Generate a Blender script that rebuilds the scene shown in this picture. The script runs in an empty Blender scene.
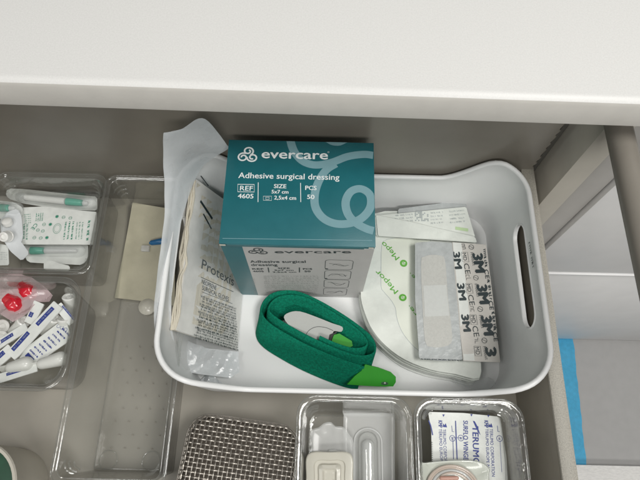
import bpy, bmesh, math, random
from mathutils import Vector as V, Matrix
random.seed(7)
PI = math.pi
col = bpy.context.scene.collection
CM = 0.01

# ------------------------------------------------------------------ camera model (cm)
CF, CT, CR, CH = 550.0, math.radians(22.3), math.radians(1.3), 58.5
cc, cs = math.cos(CT), math.sin(CT)
CAM = V((0, 0, CH))
def ray(px, py):
    a, b = (px - 320) / CF, (py - 240) / CF
    a, b = a * math.cos(CR) + b * math.sin(CR), -a * math.sin(CR) + b * math.cos(CR)
    return V((a, cs - b * cc, -cc - b * cs))
def at(px, py, z):            # a measured point of the photograph on the level plane z
    d = ray(px, py)
    return CAM + d * ((z - CH) / d.z)

# ------------------------------------------------------------------ materials
def new_mat(name):
    m = bpy.data.materials.new(name); m.use_nodes = True
    m.node_tree.nodes.clear()
    return m, m.node_tree.nodes, m.node_tree.links
def mat(name, c, rough=0.5, metal=0.0, var=0.06, vscale=60, bump=0.0, bscale=300, alpha=1.0,
        trans=0.0, coat=0.0, sss=0.0, spec=0.5, stretch=None, sheen=0.0):
    m, N, L = new_mat(name)
    out = N.new('ShaderNodeOutputMaterial'); p = N.new('ShaderNodeBsdfPrincipled')
    tc = N.new('ShaderNodeTexCoord'); mp = N.new('ShaderNodeMapping')
    L.new(tc.outputs['Object'], mp.inputs['Vector'])
    if stretch: mp.inputs['Scale'].default_value = stretch
    nz = N.new('ShaderNodeTexNoise'); nz.inputs['Scale'].default_value = vscale; nz.inputs['Detail'].default_value = 6
    L.new(mp.outputs[0], nz.inputs['Vector'])
    mr = N.new('ShaderNodeMapRange'); mr.inputs['From Min'].default_value = 0.3; mr.inputs['From Max'].default_value = 0.7
    mr.inputs['To Min'].default_value = 1 - var; mr.inputs['To Max'].default_value = 1 + var
    L.new(nz.outputs['Fac'], mr.inputs['Value'])
    vm = N.new('ShaderNodeVectorMath'); vm.operation = 'SCALE'
    vm.inputs[0].default_value = c
    L.new(mr.outputs[0], vm.inputs['Scale']); L.new(vm.outputs[0], p.inputs['Base Color'])
    rr = N.new('ShaderNodeMapRange'); rr.inputs['To Min'].default_value = max(0, rough * 0.85); rr.inputs['To Max'].default_value = min(1, rough * 1.15)
    L.new(nz.outputs['Fac'], rr.inputs['Value']); L.new(rr.outputs[0], p.inputs['Roughness'])
    p.inputs['Metallic'].default_value = metal
    p.inputs['Alpha'].default_value = alpha
    p.inputs['Transmission Weight'].default_value = trans
    p.inputs['Coat Weight'].default_value = coat
    p.inputs['Specular IOR Level'].default_value = spec
    p.inputs['Subsurface Weight'].default_value = sss
    p.inputs['Subsurface Radius'].default_value = (.004, .004, .004)
    p.inputs['Sheen Weight'].default_value = sheen
    if bump:
        nb = N.new('ShaderNodeTexNoise'); nb.inputs['Scale'].default_value = bscale; nb.inputs['Detail'].default_value = 4
        L.new(mp.outputs[0], nb.inputs['Vector'])
        bp = N.new('ShaderNodeBump'); bp.inputs['Strength'].default_value = bump; bp.inputs['Distance'].default_value = 0.001
        L.new(nb.outputs['Fac'], bp.inputs['Height']); L.new(bp.outputs[0], p.inputs['Normal'])
    L.new(p.outputs[0], out.inputs['Surface'])
    return m
def clear_mat(name, tint=(.93, .94, .93), rough=0.06, gain=1.0, haze=0.04, hazec=(.8, .8, .78), bump=0.25, bscale=45):
    """thin clear plastic: sees through, mirrors more at grazing angles, a little milky"""
    m, N, L = new_mat(name)
    out = N.new('ShaderNodeOutputMaterial')
    tr = N.new('ShaderNodeBsdfTransparent'); tr.inputs[0].default_value = (*tint, 1)
    lw2 = N.new('ShaderNodeLayerWeight'); lw2.inputs['Blend'].default_value = .5
    rp = N.new('ShaderNodeValToRGB'); rp.color_ramp.elements[0].color = (*tint, 1); rp.color_ramp.elements[0].position = .45
    rp.color_ramp.elements[1].color = (.38, .38, .36, 1); rp.color_ramp.elements[1].position = .98
    L.new(lw2.outputs['Facing'], rp.inputs[0]); L.new(rp.outputs[0], tr.inputs[0])
    gl = N.new('ShaderNodeBsdfGlossy'); gl.inputs['Roughness'].default_value = rough
    gl.inputs['Color'].default_value = (gain, gain, gain, 1)
    di = N.new('ShaderNodeBsdfDiffuse'); di.inputs['Color'].default_value = (*hazec, 1)
    tc = N.new('ShaderNodeTexCoord')
    nb = N.new('ShaderNodeTexNoise'); nb.inputs['Scale'].default_value = bscale; nb.inputs['Detail'].default_value = 3
    L.new(tc.outputs['Object'], nb.inputs['Vector'])
    bp = N.new('ShaderNodeBump'); bp.inputs['Strength'].default_value = bump; bp.inputs['Distance'].default_value = 0.002
    L.new(nb.outputs['Fac'], bp.inputs['Height'])
    lw = N.new('ShaderNodeLayerWeight'); lw.inputs['Blend'].default_value = .5
    L.new(bp.outputs[0], lw.inputs['Normal']); L.new(bp.outputs[0], gl.inputs['Normal'])
    pw = N.new('ShaderNodeMath'); pw.operation = 'POWER'; pw.inputs[1].default_value = 3.2
    L.new(lw.outputs['Facing'], pw.inputs[0])
    fr = N.new('ShaderNodeMapRange'); fr.inputs['To Min'].default_value = .06; fr.inputs['To Max'].default_value = .72
    L.new(pw.outputs[0], fr.inputs['Value'])
    m1 = N.new('ShaderNodeMixShader'); m1.inputs[0].default_value = haze
    L.new(tr.outputs[0], m1.inputs[1]); L.new(di.outputs[0], m1.inputs[2])
    m2 = N.new('ShaderNodeMixShader')
    L.new(fr.outputs[0], m2.inputs[0]); L.new(m1.outputs[0], m2.inputs[1]); L.new(gl.outputs[0], m2.inputs[2])
    L.new(m2.outputs[0], out.inputs['Surface'])
    return m

M = dict(
 counter=mat('laminate_white', (.76, .757, .74), .42, var=.04, vscale=900, bump=.03, bscale=1500),
 counter_edge=mat('laminate_edge', (.71, .69, .645), .45, var=.03, vscale=70, bump=.05),
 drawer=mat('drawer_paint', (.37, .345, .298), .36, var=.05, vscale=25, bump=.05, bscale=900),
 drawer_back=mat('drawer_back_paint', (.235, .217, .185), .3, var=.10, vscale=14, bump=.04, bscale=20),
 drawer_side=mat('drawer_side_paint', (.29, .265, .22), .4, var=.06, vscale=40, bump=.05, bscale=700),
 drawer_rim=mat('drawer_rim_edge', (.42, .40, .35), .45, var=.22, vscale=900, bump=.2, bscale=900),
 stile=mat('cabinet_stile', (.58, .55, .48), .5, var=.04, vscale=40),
 stile_shaded=mat('cabinet_stile_shade', (.50, .485, .46), .5, var=.04, vscale=40),  # shadow on the second side panel put into its darker colour
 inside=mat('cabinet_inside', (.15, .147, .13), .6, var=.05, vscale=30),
 front=mat('cabinet_front', (.93, .93, .925), .5, var=.02, vscale=30),
 front_edge=mat('cabinet_front_edge', (.88, .88, .88), .4, var=.01),
 floor=mat('floor_vinyl', (.42, .415, .41), .5, var=.03, vscale=60, bump=.05, bscale=400),
 board=mat('white_board', (.82, .81, .79), .5, var=.10, vscale=120, bump=.2, bscale=300, stretch=(1, 4, 1)),
 tape=mat('blue_tape', (.06, .40, .66), .55, var=.10, vscale=120, bump=.3, bscale=400),
 rail=mat('grey_bar', (.235, .215, .185), .38, var=.05, vscale=30),
 tub=mat('white_plastic', (.85, .858, .855), .36, var=.02, vscale=18, bump=.05, bscale=1500, sss=.0),
 teal=mat('teal_card', (.012, .135, .16), .38, var=.05, vscale=60, bump=.04, bscale=600),
 teal_lt=mat('teal_card_light', (.035, .16, .185), .42, var=.05, vscale=60),
 card_grey=mat('grey_white_card', (.56, .55, .54), .5, var=.03, vscale=60),
 ink_white=mat('white_ink', (.80, .84, .84), .5, var=.02),
 ink_pale=mat('pale_teal_ink', (.20, .36, .40), .42, var=.05, vscale=60),
 ink_dark=mat('dark_ink', (.03, .045, .05), .5, var=.05),
 ink_grey=mat('grey_ink', (.25, .26, .26), .5, var=.05),
 ink_faint=mat('faint_ink', (.42, .46, .47), .5, var=.05),
 ink_green=mat('bright_green_ink', (.12, .42, .05), .5, var=.05),
 ink_dgreen=mat('dark_green_ink', (.03, .26, .16), .5, var=.05),
 ink_blue=mat('blue_ink', (.025, .045, .25), .5, var=.05),
 paper=mat('white_paper', (.74, .76, .73), .55, var=.05, vscale=120, bump=.6, bscale=110),
 paper_cream=mat('cream_paper', (.66, .63, .54), .6, var=.05, vscale=90, bump=.3, bscale=150),
 paper_glove=mat('glove_wrap_paper', (.78, .765, .73), .5, var=.06, vscale=90, bump=.5, bscale=70, coat=.3),
 paper_fold=mat('folded_paper_edges', (.68, .63, .52), .6, var=.12, vscale=60, bump=.6, bscale=300, stretch=(6, .5, 6)),
 paper_green=mat('faintly_green_paper', (.74, .77, .72), .5, var=.06, vscale=60, bump=.8, bscale=75),
 paper_sheet=mat('printed_liner', (.76, .79, .70), .55, var=.02),
 beige=mat('beige_envelope', (.44, .415, .31), .5, var=.14, vscale=30, bump=.9, bscale=50, coat=.2),
 pink=mat('pinkish_wrap', (.60, .575, .535), .5, var=.05, vscale=60, bump=.2),
 film=mat('translucent_film', (.84, .87, .89), .28, alpha=.78, var=.05, vscale=50, bump=.8, bscale=55, coat=.4),
 film_thin=mat('thin_film', (.80, .83, .84), .22, alpha=.17, var=.05, vscale=50, bump=1.0, bscale=60, coat=.5),
 film_pink=mat('pink_film', (.80, .62, .64), .2, alpha=.36, var=.08, vscale=60, bump=1.0, bscale=80, coat=.5),
 peel=mat('peel_film', (.50, .525, .525), .35, alpha=.9, var=.08, vscale=120, bump=.8, bscale=140),
 plaster=mat('plaster_fabric', (.53, .53, .50), .7, var=.05, vscale=400, bump=.3, bscale=900),
 pad=mat('plaster_pad', (.59, .605, .585), .7, var=.03, vscale=400),
 frost=mat('frosted_plastic', (.76, .77, .76), .25, alpha=.5, var=.03, coat=.5, bump=.15, bscale=60),
 frost_cream=mat('cream_plastic', (.62, .60, .52), .3, alpha=.9, var=.03, coat=.4, bump=.1, bscale=80),
 white_pl=mat('white_cap_plastic', (.80, .80, .77), .3, var=.02, coat=.2),
 milk_pl=mat('milky_ampoule', (.72, .73, .69), .3, alpha=.93, var=.03, coat=.2),
 hub=mat('green_hub', (.0, .36, .23), .3, var=.05, alpha=.95, coat=.3),
 red=mat('red_cap', (.62, .012, .03), .22, var=.12, vscale=200, coat=.4, bump=.3, bscale=200),
 bluecap=mat('blue_valve', (.02, .13, .30), .3, var=.05),
 strap=mat('green_webbing', (.004, .19, .112), .85, var=.3, vscale=500, bump=1.0, bscale=1500, spec=.12),
 clip=mat('green_clip', (.018, .30, .008), .42, var=.03, spec=.3),
 buckle=mat('pale_buckle', (.40, .41, .39), .5, var=.03, bump=.1, bscale=900),
 black=mat('black_line', (.01, .01, .01), .6, var=.02),
 steel=mat('wire_steel', (.43, .40, .36), .42, metal=.85, var=.15, vscale=200),
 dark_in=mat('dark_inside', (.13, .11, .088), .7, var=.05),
 cup=mat('beige_cup', (.55, .52, .45), .4, var=.04, vscale=40),
 green_in=mat('deep_green', (.01, .06, .03), .4, var=.2, vscale=60),
 tubing=mat('rosy_tubing', (.68, .58, .50), .3, alpha=.7, var=.1, coat=.4),
 clear=clear_mat('clear_plastic', (.965, .97, .965), gain=1.0, haze=.02),
 clear2=clear_mat('clear_bin_plastic', (.97, .975, .97), rough=.05, gain=1.0, haze=.035, bump=.35, bscale=60),
)

# ------------------------------------------------------------------ object helpers
def tag(o, label=None, cat=None, group=None, kind=None):
    if label: o['label'] = label
    if cat: o['category'] = cat
    if group: o['group'] = group
    if kind: o['kind'] = kind
    return o
def thing(name, label, cat, loc=(0, 0, 0), group=None):
    o = bpy.data.objects.new(name, None); col.objects.link(o)
    o.location = V(loc) * CM; o.empty_display_size = .02
    return tag(o, label, cat, group)
def root_loc(o):
    l = V((0, 0, 0))
    while o is not None:
        l += o.location; o = o.parent
    return l
class MB:
    def __init__(s): s.v = []; s.f = []
    def add(s, vs, fs):
        k = len(s.v); s.v += [V(p) for p in vs]; s.f += [[i + k for i in f] for f in fs]
        return s
    def box(s, a, b, bev=0):
        bm = bmesh.new(); bmesh.ops.create_cube(bm, size=1)
        a, b = V(a), V(b)
        for v in bm.verts:
            v.co = V([(a[i] + b[i]) / 2 + v.co[i] * (b[i] - a[i]) for i in range(3)])
        if bev: bmesh.ops.bevel(bm, geom=bm.edges[:] , offset=bev, segments=2, affect='EDGES', profile=.5)
        bm.verts.index_update()
        s.add([v.co.copy() for v in bm.verts], [[v.index for v in f.verts] for f in bm.faces]); bm.free()
        return s
    def tube(s, pts, r, seg=8, closed=False, flat=None):
        pts = [V(p) for p in pts]; n = len(pts)
        R = r if isinstance(r, (list, tuple)) else [r] * n
        up = V((0, 0, 1)); rings = []
        prev = None
        for i in range(n):
            if closed: t = pts[(i + 1) % n] - pts[i - 1]
            else: t = pts[min(i + 1, n - 1)] - pts[max(i - 1, 0)]
            if t.length < 1e-9: t = V((0, 0, 1))
            t.normalize()
            if prev is None:
                a = t.cross(up)
                if a.length < .05: a = t.cross(V((1, 0, 0)))
            else: a = prev - t * prev.dot(t)
            a.normalize(); prev = a; b = t.cross(a)
            rings.append([pts[i] + (a * math.cos(q) + b * math.sin(q)) * R[i] for q in [2 * PI * k / seg for k in range(seg)]])
        vs = [p for rg in rings for p in rg]; fs = []
        m = n if closed else n - 1
        for i in range(m):
            for k in range(seg):
                a0 = i * seg + k; a1 = i * seg + (k + 1) % seg; j = ((i + 1) % n) * seg
                fs.append([a0, a1, j + (k + 1) % seg, j + k])
        if not closed:
            fs.append([k for k in range(seg)][::-1]); fs.append([(n - 1) * seg + k for k in range(seg)])
        return s.add(vs, fs)
    def loops(s, lps, cap0=True, cap1=True, wrap=False):
        n = len(lps[0]); vs = [p for l in lps for p in l]; fs = []
        for i in range(len(lps) - 1 + (1 if wrap else 0)):
            j = (i + 1) % len(lps)
            for k in range(n): fs.append([i * n + k, i * n + (k + 1) % n, j * n + (k + 1) % n, j * n + k])
        if cap0 and not wrap: fs.append(list(range(n))[::-1])
        if cap1 and not wrap: fs.append([(len(lps) - 1) * n + k for k in range(n)])
        return s.add(vs, fs)
    def lathe(s, prof, base, axis=(0, 0, 1), seg=24, caps=True):
        """prof: (radius, height along axis)"""
        ax = V(axis).normalized(); a = ax.cross(V((0, 0, 1)))
        if a.length < .05: a = ax.cross(V((0, 1, 0)))
        a.normalize(); b = ax.cross(a); base = V(base)
        lps = [[base + ax * h + (a * math.cos(2 * PI * k / seg) + b * math.sin(2 * PI * k / seg)) * max(r, .002) for k in range(seg)] for r, h in prof]
        return s.loops(lps, caps, caps)
    def build(s, name, m, parent=None, smooth=40, weld=False):
        me = bpy.data.meshes.new(name)
        off = root_loc(parent) if parent else V((0, 0, 0))
        me.from_pydata([p * CM - off for p in s.v], [], s.f)
        bm = bmesh.new(); bm.from_mesh(me)
        if weld: bmesh.ops.remove_doubles(bm, verts=bm.verts[:], dist=1e-6)
        bmesh.ops.recalc_face_normals(bm, faces=bm.faces[:]); bm.to_mesh(me); bm.free()
        if smooth:
            me.shade_smooth(); me.set_sharp_from_angle(angle=math.radians(smooth))
        me.materials.append(m)
        o = bpy.data.objects.new(name, me); col.objects.link(o)
        if parent: o.parent = parent
        return o
def rrect(x0, x1, y0, y1, r, z, seg=7):
    P = []
    for cx, cy, a in ((x1 - r, y1 - r, 0), (x0 + r, y1 - r, 90), (x0 + r, y0 + r, 180), (x1 - r, y0 + r, 270)):
        for k in range(seg + 1):
            q = math.radians(a + 90 * k / seg); P.append(V((cx + r * math.cos(q), cy + r * math.sin(q), z)))
    return P
def catmull(pts, n=6, closed=False):
    pts = [V(p) for p in pts]; out = []; m = len(pts)
    rng = range(m) if closed else range(m - 1)
    for i in rng:
        g = (lambda k: pts[k % m]) if closed else (lambda k: pts[max(0, min(m - 1, k))])
        p0, p1, p2, p3 = g(i - 1), g(i), g(i + 1), g(i + 2)
        for k in range(n):
            t = k / n
            out.append(.5 * ((2 * p1) + (p2 - p0) * t + (2 * p0 - 5 * p1 + 4 * p2 - p3) * t * t + (3 * p1 - p0 - 3 * p2 + p3) * t ** 3))
    if not closed: out.append(pts[-1])
    return out

class Fr:
    """a sheet's own frame: u and v lie in the sheet, w stands off it"""
    def __init__(s, o=(0, 0, 0), u=(1, 0, 0), v=(0, 1, 0), wf=None):
        s.o = V(o); s.u = V(u).normalized(); v = V(v); s.v = (v - s.u * v.dot(s.u)).normalized(); s.n = s.u.cross(s.v)
        s.wf = wf or (lambda a, b: 0.0)
    def P(s, a, b, w=0): return s.o + s.u * a + s.v * b + s.n * (w + s.wf(a, b))
    def hit(s, px, py):
        d = ray(px, py); k = (s.o - CAM).dot(s.n) / d.dot(s.n); q = CAM + d * k - s.o
        return V((q.dot(s.u), q.dot(s.v)))
def wavy(amp, f=1.0, seed=0):
    rnd = random.Random(seed); T = [(rnd.uniform(.4, 1.3) * f, rnd.uniform(.4, 1.3) * f, rnd.uniform(0, 6.3), rnd.uniform(.5, 1)) for _ in range(5)]
    sg = [rnd.choice((-1, 1)) for _ in T]
    return lambda a, b: amp * sum(w * math.sin(fu * a + g * fv * b + ph) for (fu, fv, ph, w), g in zip(T, sg)) / 3
def pad_mb(F, outline, thick=.05, rings=7, mb=None, puff=0):
    mb = mb or MB(); n = len(outline); c = V((sum(p[0] for p in outline) / n, sum(p[1] for p in outline) / n))
    def ring(t, w): return [F.P(c.x + (p[0] - c.x) * t, c.y + (p[1] - c.y) * t, w + puff * (1 - t ** 3)) for p in outline]
    ts = [.02] + [k / rings for k in range(1, rings + 1)]
    mb.loops([ring(t, thick) for t in ts] + [[p - F.n * puff * 0 for p in ring(t, 0)] for t in ts[::-1]])
    return mb
def folds(amp, f=1.0, seed=0):
    rnd = random.Random(seed); T = [(math.cos(t), math.sin(t), rnd.uniform(.7, 1.6) * f, rnd.uniform(0, 6)) for t in [rnd.uniform(0, PI) for _ in range(4)]]
    return lambda a, b: amp * sum(abs(((cx * a + sy * b) * q + ph) % 2 - 1) for cx, sy, q, ph in T) / 2 - amp * .6
def dense(corners, n=10, r=0.0):
    """closed polygon with extra points on each side, corners lightly cut"""
    P = []; m = len(corners); corners = [V((c[0], c[1])) for c in corners]
    for i in range(m):
        a, b = corners[i], corners[(i + 1) % m]; L = (b - a).length; d = (b - a) / L
        a2, b2 = a + d * r, b - d * r
        P += [a2 + (b2 - a2) * k / n for k in range(n + (1 if r else 0))]
    return P
def frz(px, py, z, u=(1, 0, 0), v=(0, 1, 0), wf=None):
    return Fr(at(px, py, z), u, v, wf)
def lift(F, w):
    return Fr(F.o + F.n * w, F.u, F.v, F.wf)
class Print:
    def __init__(s, F, w=.02, st=0): s.F = F; s.w = w; s.V = []; s.Fc = []; s.q = 0; s.st = st
    clip = None
    def _add(s, vs, fs):
        if s.clip: vs = [(min(max(a, s.clip[0]), s.clip[1]), min(max(b, s.clip[2]), s.clip[3])) for a, b in vs]
        k = len(s.V); s.V += [s.F.P(a, b, s.w + (.00015 if not s.st else .00004) * (s.q + i * s.st)) for i, (a, b) in enumerate(vs)]; s.q += 1 + (len(vs) if s.st else 0); s.Fc += [[i + k for i in f] for f in fs]
    def text(s, body, p0, p1, h, bold=.0, up=None):
        """baseline from p0 to p1 (uv), capital height h"""
        cu = bpy.data.curves.new('t', 'FONT'); cu.body = body; cu.size = 1; cu.resolution_u = 3
        ob = bpy.data.objects.new('t', cu); col.objects.link(ob); bpy.context.view_layer.update()
        me = bpy.data.meshes.new_from_object(ob.evaluated_get(bpy.context.evaluated_depsgraph_get()))
        xs = [v.co.x for v in me.vertices]
        if xs:
            x0, x1 = min(xs), max(xs); d = (V(p1) - V(p0)); n = V((-d.y, d.x)).normalized()
            if up: n = V(up)
            k = h / .70
            vs = [V(p0) + d * ((v.co.x - x0) / (x1 - x0)) + n * (v.co.y * k) for v in me.vertices]
            dn = d.normalized(); pf = [list(p.vertices) for p in me.polygons]
            for e in ((0, 0),) if not bold else ((-1, 0), (1, 0), (0, .6), (0, -.6)):
                o_ = (dn * e[0] + n * e[1]) * bold * .8 * k
                s._add([(q.x + o_.x, q.y + o_.y) for q in vs], pf)
        bpy.data.objects.remove(ob); bpy.data.curves.remove(cu); bpy.data.meshes.remove(me)
        return s
    def tpx(s, body, a, b, h, bold=.0):
        return s.text(body, s.F.hit(*a), s.F.hit(*b), h, bold)
    def stroke(s, pts, wd, closed=False):
        pts = [V((p[0], p[1])) for p in pts]; n = len(pts); vs = []
        for i in range(n):
            t = (pts[(i + 1) % n] - pts[i - 1]) if closed else pts[min(i + 1, n - 1)] - pts[max(0, i - 1)]
            if t.length < 1e-9: t = V((1, 0))
            t.normalize(); q = V((-t.y, t.x)) * wd / 2; vs += [pts[i] + q, pts[i] - q]
        s._add([(q.x, q.y) for q in vs], [[2 * i, 2 * i + 1, (2 * i + 3) % (2 * n), (2 * i + 2) % (2 * n)] for i in range(n if closed else n - 1)])
        return s
    def spx(s, pts, wd, smooth=0, closed=False):
        q = [s.F.hit(*p) for p in pts]
        if smooth: q = [V((a.x, a.y)) for a in catmull([(a.x, a.y, 0) for a in q], smooth, closed)]
        return s.stroke(q, wd, closed)
    def poly(s, pts): s._add([(p[0], p[1]) for p in pts], [list(range(len(pts)))]); return s
    def disc(s, c, r, n=20): return s.poly([(c[0] + r * math.cos(2 * PI * k / n), c[1] + r * math.sin(2 * PI * k / n)) for k in range(n)])
    def ring(s, c, r, wd, n=20, rx=None): return s.stroke([(c[0] + (rx or r) * math.cos(2 * PI * k / n), c[1] + r * math.sin(2 * PI * k / n)) for k in range(n)], wd, True)
    def fine(s, p0, p1, h, seed=0, wd=.018, gap=.16):
        """a row of print too small to read: letter-like ticks in word lengths"""
        rnd = random.Random(seed); p0, p1 = V((p0[0], p0[1])), V((p1[0], p1[1])); d = p1 - p0; L = d.length; d.normalize(); n = V((-d.y, d.x)); x = 0
        while x < L:
            for _ in range(rnd.randint(2, 8)):
                if x > L: break
                a = p0 + d * x; k = rnd.random(); w = h * .55
                if k < .6: s.stroke([a, a + n * h * rnd.choice((.7, .7, 1))], wd)
                if k > .25: s.stroke([a + n * h * .68, a + n * h * .66 + d * w * .8], wd * .8)
                if k > .45: s.stroke([a + d * w * .75, a + d * w * .75 + n * h * .7], wd)
                if k < .4: s.stroke([a + n * h * .04, a + d * w * .8], wd * .8)
                x += w * 1.25
            x += h * gap * 4
        return s
    def build(s, name, m, parent):
        mb = MB(); mb.v = s.V; mb.f = s.Fc
        me = bpy.data.meshes.new(name); off = root_loc(parent)
        me.from_pydata([p * CM - off for p in mb.v], [], mb.f); me.materials.append(m)
        o = bpy.data.objects.new(name, me); col.objects.link(o); o.parent = parent
        return o

# ================================================================== SETTING
floor = MB().add([(-400, -400, -57), (400, -400, -57), (400, 400, -57), (-400, 400, -57)], [[0, 1, 2, 3]]).build('floor', M['floor'], None, 0)
tag(floor, kind='structure')

cab = thing('cabinet', 'white laminate countertop on beige cabinet with pale drawer fronts', 'cabinet', (0, 50, -57))
def sk(x): return -0.014 * x          # the top overhangs a little more on the right
c = MB(); prof = [(0, 25.1), (-.12, 25.2), (-.15, 25.5), (-.15, 27.35), (-.05, 27.65), (.2, 27.85), (.5, 27.9)]
lp = []
for x in (-130, 130):
    y0 = 23.5 + sk(x)
    lp.append([V((x, y0 + a, z)) for a, z in prof])
n = len(prof)
edge = MB(); edge.add(lp[0] + lp[1], [[i, i + 1, n + i + 1, n + i] for i in range(n - 3)])
edge.build('edge_band', M['counter_edge'], cab)
top = MB(); k = n - 3
vs = lp[0][k:] + [V((-130, 95, 27.9)), V((-130, 95, 25.1)), lp[0][0]] + lp[1][k:] + [V((130, 95, 27.9)), V((130, 95, 25.1)), lp[1][0]]
h = len(vs) // 2
top.add(vs, [[i, i + 1, h + i + 1, h + i] for i in range(h - 1)]).build('countertop', M['counter'], cab, 60)
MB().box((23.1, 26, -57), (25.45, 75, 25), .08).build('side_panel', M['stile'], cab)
MB().box((25.75, 26.5, -57), (28.5, 75, 25), .08).build('side_panel', M['stile_shaded'], cab)
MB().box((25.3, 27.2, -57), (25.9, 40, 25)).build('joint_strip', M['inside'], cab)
def frontpanel(x0, x1, z0, z1):
    f = MB().box((x0, 25.9, z0), (x1, 27.7, z1), .12).build('drawer_front', M['front'], cab)
    MB().box((x0, 25.7, z1 + .02), (x1, 27.6, z1 + .32), .05).build('top_edge', M['front_edge'], f)
frontpanel(28.7, 110, -56.6, -15.2)
frontpanel(28.7, 110, -14.4, 23.5)
frontpanel(-110, 22.9, -56.6, -6)
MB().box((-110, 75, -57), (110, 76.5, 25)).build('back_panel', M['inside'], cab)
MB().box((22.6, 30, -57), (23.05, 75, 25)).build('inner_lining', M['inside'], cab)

drw = thing('drawer', 'grey beige drawer pulled open under the countertop', 'drawer', (-8, 11, -1))
MB().box((-40, -7.5, -1), (21, 28.9, 0)).build('drawer_floor', M['drawer'], drw)
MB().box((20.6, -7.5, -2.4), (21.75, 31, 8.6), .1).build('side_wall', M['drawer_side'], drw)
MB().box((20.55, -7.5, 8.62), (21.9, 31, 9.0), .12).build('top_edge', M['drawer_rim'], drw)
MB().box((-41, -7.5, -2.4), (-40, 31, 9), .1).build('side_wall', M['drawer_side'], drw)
MB().box((-42, -9.5, -6), (23, -7.6, 10), .15).build('front_panel', M['front'], drw)
# tall back with a ragged right edge
pts = [(-40, 0), (21.5, 0), (21.55, 7)]
rnd = random.Random(3); z = 7.0
while z < 19.5:
    z += rnd.uniform(.9, 1.6); pts += [(21.68 + rnd.uniform(-.06, .06), z), (21.52 + rnd.uniform(-.05, .05), z + .15)]
pts += [(-40, z)]
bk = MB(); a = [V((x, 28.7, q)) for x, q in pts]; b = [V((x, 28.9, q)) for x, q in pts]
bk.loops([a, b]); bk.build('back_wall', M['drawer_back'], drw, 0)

tp = MB(); F = Fr((0, 0, -56.96)); tape_o = thing('floor_tape', 'light blue tape strip stuck on the grey floor', 'tape', (52, 10, -57))
mb = MB(); vs = []; fs = []; N = 60
for i in range(N + 1):
    y = -30 + 57.5 * i / N; xc = 49.3 + .035 * y; wgl = .12 * math.sin(i * 1.7) + .08 * math.sin(i * .6)
    xr = 52.9 + .05 * (y - 1)
    for j, x in enumerate((xc - 2 + wgl, xc + wgl, xr + wgl * .5)): vs.append(V((x, y, -56.9 + .06 * math.sin(i * .9 + j))))
for i in range(N):
    for j in range(2): fs.append([i * 3 + j, i * 3 + j + 1, i * 3 + j + 4, i * 3 + j + 3])
mb.add(vs, fs); mb.build('tape_strip', M['tape'], tape_o)
bd = MB().box((45, -60, -56.9), (120, 1.2, -54.9), .15).build('floor_board', M['board'])
tag(bd, 'white board with faint grain lying on the floor beside the drawer', 'board')

br = thing('grey_bar', 'grey round bar sticking out below the countertop right of the tub', 'bar', (23.3, 26, 22))
MB().tube([(23.3, 26.0 - k, 22) for k in range(0, 45)], 1.0, 24).build('bar', M['rail'], br)
MB().box((22.3, 24.6, 23.0), (24.3, 26.4, 25.08), .1).build('bracket', M['rail'], br)

# ================================================================== WHITE TUB
tub = thing('storage_tub', 'white plastic tub with raised ends and handle slots holding the dressings', 'tub', (2.7, 17, 0))
TX0, TX1, TY0, TY1, TR = -13.95, 20.1, 6.0, 28.35, 4.0
def rim_h(x):
    d = abs(x - (TX0 + TX1) / 2); a, b = 9.2, 15.2
    t = min(1, max(0, (d + (0.4 if x < 2.7 else 0) - a) / (b - a))); t = t * t * (3 - 2 * t)
    return 8.0 + 3.9 * t
def tub_loop(inset, zf):
    # dense rounded rectangle, long sides subdivided
    P = []; r = max(.4, TR - inset); x0, x1, y0, y1 = TX0 + inset, TX1 - inset, TY0 + inset, TY1 - inset
    for cx, cy, a in ((x1 - r, y1 - r, 0), (x0 + r, y1 - r, 90), (x0 + r, y0 + r, 180), (x1 - r, y0 + r, 270)):
        for k in range(13):
            q = math.radians(a + 90 * k / 12); P.append((cx + r * math.cos(q), cy + r * math.sin(q)))
    out = []
    for i in range(len(P)):
        a, b = V(P[i]), V(P[(i + 1) % len(P)]); out.append(a)
        L = (b - a).length
        if L > 1.5:
            k = int(L / .5)
            out += [a + (b - a) * j / k for j in range(1, k)]
    # height is read at the outer wall's x so the loops stay parallel
    return [V((p.x, p.y, zf(rim_h((p.x - (TX0 + TX1) / 2) * (1 + inset / 17.4) + (TX0 + TX1) / 2)))) for p in out]
g = MB(); L = []
T = .30; D = .75                       # wall thickness, draft
# resample every loop to same count
def loop_n(inset, zf):
    return tub_loop(inset, zf)
def fixed(inset, zf):
    base = tub_loop(0, lambda h: h)
    # inset by moving along inward normals
    n = len(base); out = []
    for i, p in enumerate(base):
        t = base[(i + 1) % n] - base[i - 1]; t.z = 0; t.normalize(); nn = V((-t.y, t.x, 0))
        q = V((p.x, p.y, 0)) + nn * inset; q.z = zf(p.z); out.append(q)
    return out
L.append(fixed(D + 1.2, lambda h: 0.02)); L.append(fixed(D + .5, lambda h: .05)); L.append(fixed(D + .15, lambda h: .25)); L.append(fixed(D, lambda h: .6))
for k in range(1, 7): L.append(fixed(D * (1 - k / 6.0) + .1 * (k == 6), lambda h, k=k: .6 + (h - .5 - .6) * k / 6))
for ang in range(0, 181, 20):
    q = math.radians(ang); L.append(fixed(.15 - .25 * math.cos(q) + .04, lambda h, q=q: h - .26 + .26 * math.sin(q)))
for k in range(6, 0, -1): L.append(fixed(D * (1 - k / 6.0) + T + .04, lambda h, k=k: .9 + (h - .5 - .9) * k / 6))
L.append(fixed(D + T + .12, lambda h: .75)); L.append(fixed(D + T + .6, lambda h: .55)); L.append(fixed(D + T + 1.3, lambda h: .5))
g.loops(L)
tb = g.build('tub_shell', M['tub'], tub, 50)
cut = MB()
pr = []
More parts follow.
